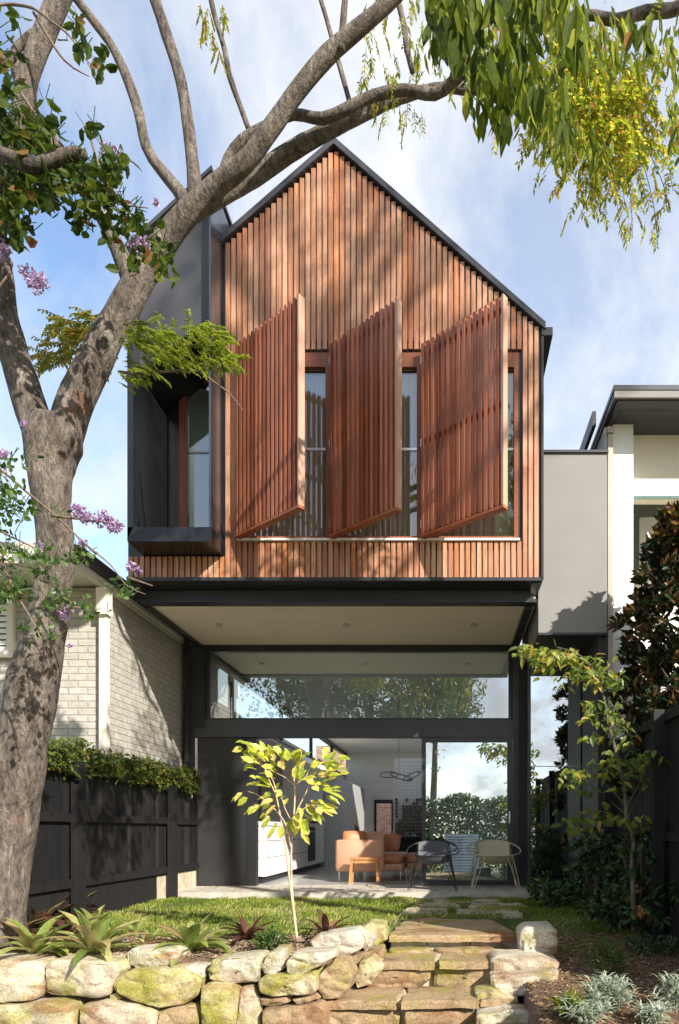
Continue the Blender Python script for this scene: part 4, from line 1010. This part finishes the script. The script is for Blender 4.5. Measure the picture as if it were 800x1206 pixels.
# feathery bright foliage beside the trunk fork
g=Geo()
for (cx_,cy_,sx,sy,nn) in ((85,385,26,20,34),(100,400,28,18,34),(72,418,16,12,16),(120,375,24,16,20),(58,415,12,8,8),(128,415,18,20,24)):
    for k in range(nn): spray(g,None,P(rng.gauss(cx_,sx*.5),rng.gauss(cy_,sy*.5),U(5.5,5.9)),(-.8+U(-.4,.6),U(-.5,.5),U(-.6,.3)),U(.12,.18),7,.04,.022,.3,1,.4)
g.build('foliage',M['lf_slender'],TR)
g=Geo()
for (cx_,cy_,sx,sy,nn) in ((165,395,24,24,44),(190,412,28,18,44),(205,400,20,14,10),(235,390,18,14,26),(250,410,22,14,36),(262,422,14,10,20),(170,432,20,8,14),(225,425,18,8,14),(145,445,10,8,6)):
    for k in range(nn): spray(g,None,P(rng.gauss(cx_,sx*.5),rng.gauss(cy_,sy*.5),U(5.0,5.35)),(.6+U(-.7,.5),U(-.5,.3),U(-.7,.35)),U(.11,.17),8,.038,.018,.0,1,.5)
g.build('foliage',M['lf_lime'],TR)
twig([P(140,438,5.3),P(165,440,5.2),(P(205,437,5.15)),P(232,437,5.1),P(255,452,5.05),P(272,465,5),P(287,484,5)],[.012,.011,.010,.009,.007,.005,.003])
twig([P(232,437,5.1),P(245,425,5.1),P(260,418,5.1)],[.007,.005,.003])
spray(g,None,P(285,484,5),(1,0,.3),.06,3,.03,.015)
# round dark leaves, left, on climbing stems
def leafy_stem(name,label,paths,mat,leafspots,flowers,Y,cat='shrub',lsz=(.07,.10)):
    T=thing(name,label,cat,(P(-60,0,Y).x,Y,0))
    for pth in paths: 
        n_=len(pth); Geo().tube([P(a,b,Y+U(-.05,.05)) for a,b in pth],[.011-.008*i/(n_-1) for i in range(n_)],6,step=.05).build('stem',M['twig'],T,True)
    gl=Geo()
    for (cx_,cy_,sx,sy,nn) in leafspots:
        for k in range(int(nn*1.9)):
            p=P(rng.gauss(cx_,sx*.62),rng.gauss(cy_,sy*.62),Y+U(-.25,.25)); d=Vector((U(-1,1),U(-.6,.6),U(-1,.25)))
            gl.leaf(p,d,rdir(),U(*lsz),U(lsz[0]*.62,lsz[1]*.72),rng.random(),.1)
            if rng.random()<.5: q=p+Vector((U(-.08,.08),U(-.05,.05),U(.02,.12))); gl.tube([q,p],.0025,4,cap=False)
    gl.build('foliage',mat,T)
    if flowers:
        for (px,py,rr,nn) in flowers:
            gf=Geo()
            for k in range(nn):
                dv=rdir(); p=P(px,py,Y)+Vector((dv.x*rr*1.3,dv.y*rr*.8,dv.z*rr))*rng.random()**.4
                for q in range(3): gf.leaf(p,rdir(),rdir(),.02,.018,rng.random(),.1,True)
            gf.build('flower_cluster',M['flower'],T)
    return T
leafy_stem('flowering_tree','crepe myrtle with round dark leaves and lilac flowers at the upper left',
  [[(-20,8),(10,5),(40,10),(60,25),(80,40),(100,68),(110,80)],[(25,110),(45,140),(60,160),(62,210)],[(-10,350),(5,330),(15,310),(-10,280)],[(100,150),(106,160),(115,190),(140,250),(175,285)],[(60,210),(90,225),(140,240),(175,245)],[(20,190),(35,240),(30,280)],[(-10,250),(20,265),(25,290)],[(40,15),(75,70),(105,90)]],
  M['lf_dark'],[(20,180,26,40,60),(45,150,20,22,30),(15,240,22,30,46),(60,200,24,22,34),(90,205,18,18,20),(110,215,20,24,34),(130,200,18,16,22),(135,190,14,10,10),(45,220,22,20,26),(60,230,16,12,14),(125,235,20,12,18),(160,250,14,8,10),(118,75,9,12,9),(92,50,8,10,6),(86,25,6,8,4),(18,22,6,8,4),(107,152,7,5,6),(140,265,20,14,14),(100,255,10,18,14),(165,300,20,24,14),(185,290,14,24,14),(190,310,12,20,12),(20,275,18,10,10),(5,130,16,40,34),(-5,60,14,40,20)],
  [(130,178,.05,50),(165,288,.06,110),(150,270,.02,10),(40,328,.06,60),(45,335,.06,60),(30,318,.04,30),(3,300,.05,40),(2,293,.05,30),(185,240,.02,12)],4.6,lsz=(.06,.10))
leafy_stem('flowering_shrub','arching crepe myrtle stem with lilac flower clusters crossing the lower trunk',
  [[(-30,540),(0,553),(30,578),(65,607),(100,640),(130,665),(150,690),(172,700)],[(-30,600),(0,625),(30,640),(60,655)],[(0,660),(20,700),(45,745),(60,790)],[(60,607),(100,612),(130,615)],[(150,680),(180,690)],[(70,720),(90,715),(110,720)],[(-20,640),(0,655),(20,665),(45,670)]],
  M['lf_fern'],[(5,560,14,14,14),(15,590,14,14,14),(10,610,16,12,14),(35,600,14,8,9),(5,650,18,16,20),(25,655,14,10,12),(50,650,14,10,10),(20,690,18,16,22),(5,700,14,14,14),(50,670,20,10,14),(70,700,12,8,8),(88,708,14,8,9),(105,720,12,8,8),(45,745,18,8,8),(95,655,12,7,9),(80,655,8,6,6),(15,540,14,8,8),(60,720,14,16,10),(75,605,10,5,4),(140,690,10,8,6),(150,700,8,5,5),(5,580,10,14,8)],
  [(92,602,.045,70),(102,610,.04,50),(122,612,.055,90),(135,620,.045,70),(98,640,.03,30),(48,643,.03,22),(155,667,.03,40),(163,672,.025,30),(78,718,.035,36),(75,725,.03,24),(5,535,.03,26),(28,500,.02,10),(80,760,.02,8)],4.8,lsz=(.035,.06))

# ------------------------------------------------------------------ sapling with yellow leaves
SP=thing('sapling','young sapling with large yellow green leaves growing in front of the doors','sapling',tuple(P(349,1100,5.9)))
g=Geo(); Ys=5.9
def tp(l,r0,r1,Y=Ys):
    n_=len(l); g.tube([P(a,b,Y+U(-.03,.03)) for a,b in l],[r0+(r1-r0)*i/(n_-1) for i in range(n_)],7,step=.05)
tp([(350,1106),(345,1060),(343,1020),(344,985),(347,950),(347,925),(345,905)],.012,.005)
tp([(346,1075),(341,1035),(337,1000),(331,965),(326,940),(320,925),(312,908)],.010,.004)
tp([(343,1000),(338,975),(330,960),(315,945),(302,935),(292,932)],.006,.003)
tp([(346,965),(352,950),(360,935),(368,915),(380,900)],.006,.003)
tp([(346,960),(362,950),(372,945)],.005,.003)
tp([(326,940),(322,920),(305,895),(298,880)],.005,.003)
tp([(345,970),(335,950),(330,930)],.004,.003); tp([(347,925),(335,915),(325,910)],.004,.003); tp([(347,925),(360,915),(366,905)],.004,.003)
g.build('stem',M['stem'],SP,True)
g=Geo()
for (px,py,nn,sp2) in ((293,880,9,9),(303,888,8,9),(300,905,7,9),(315,890,9,10),(322,900,6,9),(327,888,5,6),(305,918,5,8),(318,912,5,7),(345,893,11,9),(352,900,6,8),(330,905,5,7),(350,918,4,6),(370,905,6,8),(388,895,9,10),(392,905,7,9),(380,915,6,8),(365,922,7,9),(375,928,6,9),(385,932,5,7),(325,930,6,8),(335,940,3,5),(322,945,5,7),(290,936,3,5),(302,950,3,5),(315,962,3,5),(328,972,3,4),(340,968,3,5),(352,962,6,7),(360,968,4,6),(357,948,3,5),(370,945,4,7),(378,952,5,7),(372,962,3,5),(355,975,3,4)):
    for k in range(max(3,int(nn*1.05))):
        q=P(px+U(-sp2,sp2),py+U(-sp2,sp2)*.8,Ys+U(-.12,.12)); d=(q-P(342,935,Ys)).normalized()*.9+Vector((U(-.5,.5),U(-.9,.4),U(-.7,.3)))
        g.leaf(q,d,Vector((U(-.4,.4),-.8,.8))+rdir()*.4,U(.06,.15),U(.04,.075),rng.random(),U(.05,.4))
g.build('foliage',M['lf_sap'],SP)

# ------------------------------------------------------------------ right slender tree
ST2=thing('slender_tree','slender young tree with olive leaves arching over beside the right fence','tree',tuple(P(747,1092,6.8)))
g=Geo(); Ys=6.8
def tp2(l,r0,r1): 
    n_=len(l); g.tube([P(a,b,Ys+U(-.03,.03)) for a,b in l],[r0+(r1-r0)*i/(n_-1) for i in range(n_)],8,.15,step=.05)
tp2([(747,1098),(746,1060),(745,1020),(746,990),(739,965),(737,945),(733,915),(724,880),(716,850),(712,825),(703,798),(690,778),(675,768),(655,762)],.030,.006)
tp2([(737,952),(752,925),(762,905),(770,890)],.010,.004); tp2([(737,948),(724,934),(712,922),(702,912)],.010,.004); tp2([(739,965),(755,930),(760,910)],.007,.003); tp2([(736,958),(720,945)],.006,.003); tp2([(702,912),(680,920)],.004,.002)
tp2([(733,915),(730,890)],.006,.003); tp2([(716,850),(735,845)],.005,.003)
g.build('trunk',M['bark'],ST2,True)
g=Geo()
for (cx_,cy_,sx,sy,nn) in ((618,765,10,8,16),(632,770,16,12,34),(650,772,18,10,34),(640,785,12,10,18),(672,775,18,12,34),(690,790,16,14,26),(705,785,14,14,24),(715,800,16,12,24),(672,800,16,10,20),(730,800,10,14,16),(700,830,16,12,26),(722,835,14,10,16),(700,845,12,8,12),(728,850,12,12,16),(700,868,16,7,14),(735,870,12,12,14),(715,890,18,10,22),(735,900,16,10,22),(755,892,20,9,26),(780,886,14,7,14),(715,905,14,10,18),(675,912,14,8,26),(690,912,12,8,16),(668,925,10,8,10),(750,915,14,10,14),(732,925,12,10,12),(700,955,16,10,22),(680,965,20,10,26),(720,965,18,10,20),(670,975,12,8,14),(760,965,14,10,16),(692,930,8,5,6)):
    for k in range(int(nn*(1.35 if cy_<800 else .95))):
        q=P(rng.gauss(cx_,sx*.55),rng.gauss(cy_,sy*.55),Ys+U(-.25,.25)); g.leaf(q,(U(-1,1),U(-.8,.4),U(-.8,.1)),Vector((0,-.6,.9))+rdir()*.5,U(.08,.13),U(.038,.055),rng.random()**(.8 if cy_<800 else 1.5),.25)  # upper clumps skew paler and yellower: sunlight put into the leaf colour
g.build('foliage',M['lf_slender'],ST2)
# magnolia
MG=thing('magnolia','dense magnolia with glossy dark leaves and bronze undersides behind the right fence','tree',(2.78,8.0,0))
g=Geo(); g.tube([(2.78,8.0,-.5),(2.76,8.05,1.5),(2.78,8.0,3.3),(2.78,8.0,4.2)],[.09,.08,.05,.015],8,.1,step=.2)
for k in range(16):
    z=U(1.6,3.7); a=U(0,6.28); g.tube([(2.78,8.0,z),(2.78+.3*math.cos(a),8.0+.3*math.sin(a),z+.25),(2.78+.55*math.cos(a),8.0+.55*math.sin(a),z+.4)],[.025,.015,.006],6)
g.build('trunk',M['bark'],MG)
g=Geo()
cl_=[]
for k in range(900):
    t=rng.random(); z=1.3+t*3.25; rad=(.80 if t<.6 else .80*(1-(t-.6)/.4*.6)); a=U(0,6.28); rr=rad*rng.random()**.45
    c=Vector((2.80+rr*math.cos(a),8.0+rr*math.sin(a)*.9,z))
    if noise.noise(c*1.6)<-.28: continue
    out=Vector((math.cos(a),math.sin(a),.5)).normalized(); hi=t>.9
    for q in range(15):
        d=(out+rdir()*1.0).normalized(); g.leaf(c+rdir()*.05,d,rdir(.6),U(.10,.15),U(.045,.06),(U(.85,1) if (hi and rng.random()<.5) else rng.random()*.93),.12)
g.build('foliage',M['lf_mag'],MG)
# shrubs along the right fence
def shrub(name,label,c,rx_,ry_,rz_,n_,mat,L,W,group=None,stems=6,clump=9,cat='shrub',flowers=None):
    T=thing(name,label,cat,(c[0],c[1],hgt(c[0],c[1])),group)
    g=Geo(); z0=hgt(c[0],c[1])
    for k in range(stems):
        a=U(0,6.28); r=.7; g.tube([(c[0]+U(-.03,.03),c[1],z0-.02),(c[0]+rx_*.3*math.cos(a),c[1]+ry_*.3*math.sin(a),z0+rz_),(c[0]+rx_*r*math.cos(a),c[1]+ry_*r*math.sin(a),z0+rz_*1.6)],[.012,.008,.003],5)
    g.build('stem',M['twig'],T)
    g=Geo()
    for k in range(n_):
        v=rdir(); rr=rng.random()**.4*(1+.25*noise.noise(v*2+Vector(c)))
        p=Vector((c[0]+v.x*rx_*rr,c[1]+v.y*ry_*rr,z0+rz_+v.z*rz_*rr))
        if p.z<z0: p.z=z0+.02
        for q in range(clump): g.leaf(p+rdir()*.03,(v+rdir()*1.1+Vector((0,0,.3))),rdir(.7),U(L*.7,L),U(W*.7,W),rng.random(),.15)
    g.build('foliage',mat,T)
    if flowers:
        for f in flowers:
            gf=Geo()
            for k in range(26): gf.leaf(Vector(f)+rdir()*.035,rdir(),rdir(),.04,.03,rng.random(),.2,True)
            gf.build('flower_cluster',M['flower_o'],T)
    return T
shrub('camellia_shrub','low dark glossy shrub beside the glass at the corner of the slab',(1.42,9.4,-.1),.30,.25,.2,40,M['lf_shrub'],.12,.05)
shrub('camellia_shrub','tall dark shrub with an orange flower behind the slender tree trunk',(1.8,8.5,-.1),.36,.35,.48,100,M['lf_shrub'],.12,.05,flowers=[tuple(P(705,992,8.8))])
shrub('camellia_shrub','shrub with apricot flowers at the foot of the slender tree',(1.85,7.2,-.1),.42,.35,.30,80,M['lf_shrub'],.11,.045,flowers=[tuple(P(772,1034,6.9)),tuple(P(752,1046,6.9)),tuple(P(763,1036,6.95)),tuple(P(753,1078,6.8)),tuple(P(757,1070,6.8))])
shrub('camellia_shrub','dark spreading shrub against the right fence at the edge of the photo',(1.98,7.0,-.1),.35,.5,.55,90,M['lf_shrub'],.12,.05)
shrub('camellia_shrub','small dark shrub between the rocks right of the lawn',(1.3,8.6,-.1),.3,.25,.17,40,M['lf_shrub'],.10,.045)
shrub('small_shrub','small bright green bush beside the sapling stem',(P(320,0,5.62).x,5.62,-.1),.13,.10,.09,60,M['lf_fern'],.045,.022,clump=8)
shrub('fern_bush','dark feathery bush in the shaded mulch bed',(P(716,0,5.6).x,5.6,-.3),.16,.14,.15,80,M['lf_fern'],.05,.012,clump=9)
shrub('fern_bush','wispy green plant spilling over the pale edging stones',(P(622,0,5.15).x,5.15,-.4),.26,.12,.14,90,M['lf_fern'],.06,.009,clump=12)
shrub('ground_plant','low dark groundcover right of the slender tree',(P(775,0,6.3).x,6.3,-.3),.3,.25,.07,70,M['lf_shrub'],.05,.02,clump=8)
# silver plants
def tuft(px,Y,n_,Lm,label,mat=M['lf_silver'],name='silver_plant',W=.006,group='silver leaved plants at the lower right'):
    x=P(px,0,Y).x; z=hgt(x,Y); 
    g=Geo()
    for s in range(n_):
        a=U(0,6.28); lean=U(.05,.6); top=Vector((x+U(-.1,.1)+math.cos(a)*Lm*lean,Y+U(-.08,.08)+math.sin(a)*Lm*lean,z+Lm*U(.5,1))); b=Vector((x+U(-.06,.06),Y+U(-.05,.05),z-.01))
        g.tube([b,b.lerp(top,.5)+Vector((0,0,.02)),top],.0025,4,cap=False,r=.3)
        for k in range(16):
            t=.25+.75*k/16; q=b.lerp(top,t); g.strap(q,U(0,6.28),U(.06,.13),W*1.5,rng.random(),U(.4,1.1),1.2,3)
    o=g.build(name,mat); tag(o,label,'plant',group)
tuft(715,4.75,46,.26,'largest silvery narrow-leaved plant at the bottom right')
tuft(690,4.5,26,.18,'silvery plant in front of the largest one at the bottom edge')
tuft(798,4.8,30,.24,'silvery plant at the right edge of the photo')
tuft(765,4.5,18,.14,'small silvery plant between the two bigger ones')
tuft(628,4.75,22,.16,'silvery plant at the foot of the pale edging stones')
tuft(675,4.65,12,.16,'light green weed among the silvery plants',M['lf_lime'],'weed',.014)
# bromeliads
def brom(px,py,Y,n_,L,W,mat,label,rl=(.0,1)):
    b=P(px,py,Y); b.z=hgt(b.x,Y)+.01; g=Geo()
    for k in range(n_):
        t=k/n_; az=k*2.4+U(-.3,.3); g.strap(b+Vector((math.cos(az),math.sin(az),0))*.015,az,L*1.4*U(.75,1.05),W*2.1*U(.8,1.1),U(*rl),.45+.95*t+U(-.1,.1),1.5-.6*t+U(-.2,.3),8)
    o=g.build('bromeliad',mat,smooth=True); tag(o,label,'bromeliad','bromeliads planted behind the stone wall')
brom(42,1118,5.5,13,.34,.05,M['lf_brom'],'green bromeliad with broad pale leaves at the left end of the wall')
brom(112,1118,5.5,24,.36,.038,M['lf_brom'],'large many-leaved green bromeliad second from the left')
brom(225,1112,5.6,22,.32,.042,M['lf_brom'],'green bromeliad with upright leaves above the mossy block')
brom(292,1092,6.05,15,.24,.03,M['lf_bromr'],'dark red bromeliad just left of the sapling')
brom(384,1094,6.1,16,.24,.032,M['lf_bromr'],'dark red bromeliad right of the sapling')
brom(62,1062,6.9,18,.30,.034,M['lf_bromr'],'reddish bromeliad on the lawn edge beside the trunk')
brom(88,1060,7.4,18,.28,.03,M['lf_bromr'],'reddish bromeliad nearest the black fence')
brom(25,1078,6.3,18,.30,.034,M['lf_bromr'],'reddish bromeliad in front of the tree trunk base')
brom(48,1072,6.6,16,.26,.03,M['lf_bromr'],'reddish bromeliad tucked between its taller neighbours beside the trunk')
brom(78,1082,6.2,14,.24,.03,M['lf_bromr'],'reddish bromeliad directly behind the second green bromeliad')
brom(110,1070,6.9,12,.20,.025,M['lf_brom'],'small olive bromeliad on the lawn edge near the fence post')
brom(175,1112,5.7,12,.18,.028,M['lf_brom'],'small pale bromeliad between the two large green ones')
brom(8,1092,5.9,14,.28,.034,M['lf_bromr'],'reddish bromeliad at the left edge below the trunk')
brom(160,1085,6.3,12,.16,.02,M['lf_brom'],'small green bromeliad behind the two large ones')
g=Geo()
for k in range(420):
    x=U(-3.9,2.0); y=U(5.5,9.9) if k%3 else U(9.75,10.8)
    z=hgt(x,y) if y<9.68 else 0
    if -.56<x<.66 and 6.2<y<7.4: z=-.075
    if z<-.5: continue
    g.leaf((x,y,z+U(.006,.03) if y<9.7 else .004),(math.cos(k*2.4),math.sin(k*2.4),U(-.05,.1)),Vector((0,0,1))+rdir()*.3,U(.03,.075),U(.015,.03),rng.random(),-.15)
tag(g.build('fallen_leaves',M['lf_fallen']),'dry yellow and brown leaves fallen on the lawn, steps and slab','leaves',kind='stuff')
# ------------------------------------------------------------------ garden behind the photographer (seen in the glass)
def bigtree(label,loc,h,cr_,n_,mat,leaf,trunk_r=.2,lo=.35):
    T=thing('garden_tree',label,'tree',loc,'trees reflected in the glass')
    g=Geo(); b=Vector(loc); top=b+Vector((U(-.5,.5),U(-.5,.5),h*.8))
    g.tube([b,b.lerp(top,.4)+Vector((.2,.1,0)),top],[trunk_r,trunk_r*.7,trunk_r*.25],10,.1,step=.3)
    cs=[]
    for k in range(15):
        t=U(lo,.97); s=b.lerp(top,t); a=U(0,6.28); e=s+Vector((math.cos(a)*cr_*U(.5,1),math.sin(a)*cr_*U(.5,1),h*U(.05,.25)))
        m=s.lerp(e,.5)+Vector((0,0,-.1)); g.tube([s,m,e],[trunk_r*.35,trunk_r*.2,trunk_r*.07],6,.1,step=.3)
        cs+= [m.lerp(e,.3),m.lerp(e,.7),e,e]
    g.build('trunk',M['bark'],T); g=Geo()
    for k in range(n_):
        c=rng.choice(cs)+Vector((rng.gauss(0,cr_*.17),rng.gauss(0,cr_*.17),rng.gauss(0,cr_*.14)))
        for q in range(6): g.leaf(c+rdir()*.12,rdir(-.4),rdir(),leaf*U(.7,1.2),leaf*.4,rng.random(),.1,True)
    g.build('foliage',mat,T)
bigtree('spreading olive-green tree behind the camera reflected in the highlight window',(-3.2,-6.5,-1),12.5,4.2,5200,M['lf_olive'],.2)
bigtree('loose green tree behind the camera reflected at the right of the highlight window',(-1.0,-7.5,-1),11.5,1.9,1700,M['lf_olive'],.2,lo=.58)
bigtree('tall open tree to the right behind the camera that dapples the gable',(9.8,-3.4,-1),22.5,3.2,650,M['lf_olive'],.18,.25,lo=.74)
g=Geo()
for k in range(15000):
    x=U(-3.2,4.4); z=-.9+3.1*rng.random()**.7+.25*noise.noise(Vector((x,0,0))); g.leaf((x,-5.2+U(-.4,.4),z),rdir(),rdir(),U(.12,.2),.09,rng.random(),.1,True)
tag(g.build('hedge',M['lf_fern']),'leafy hedge across the back of the garden reflected in the glass door','hedge')
g=Geo()
vs=[];N=72
for i in range(N+1):
    z=-1.0+1.75*i/N; yy=-4.0+.02*math.sin(i*1.4); vs+=[(-.15,yy,z),(1.15,yy,z)]
g.add(vs,[(2*i,2*i+1,2*i+3,2*i+2) for i in range(N)]); g.box(-.15,1.15,-4.6,-4.03,-1.0,.75)
tag(g.build('metal_planter',M['galv']),'corrugated metal planter reflected in the glass door','planter')
for o in bpy.data.objects:
    if '_o' in o: del o['_o']
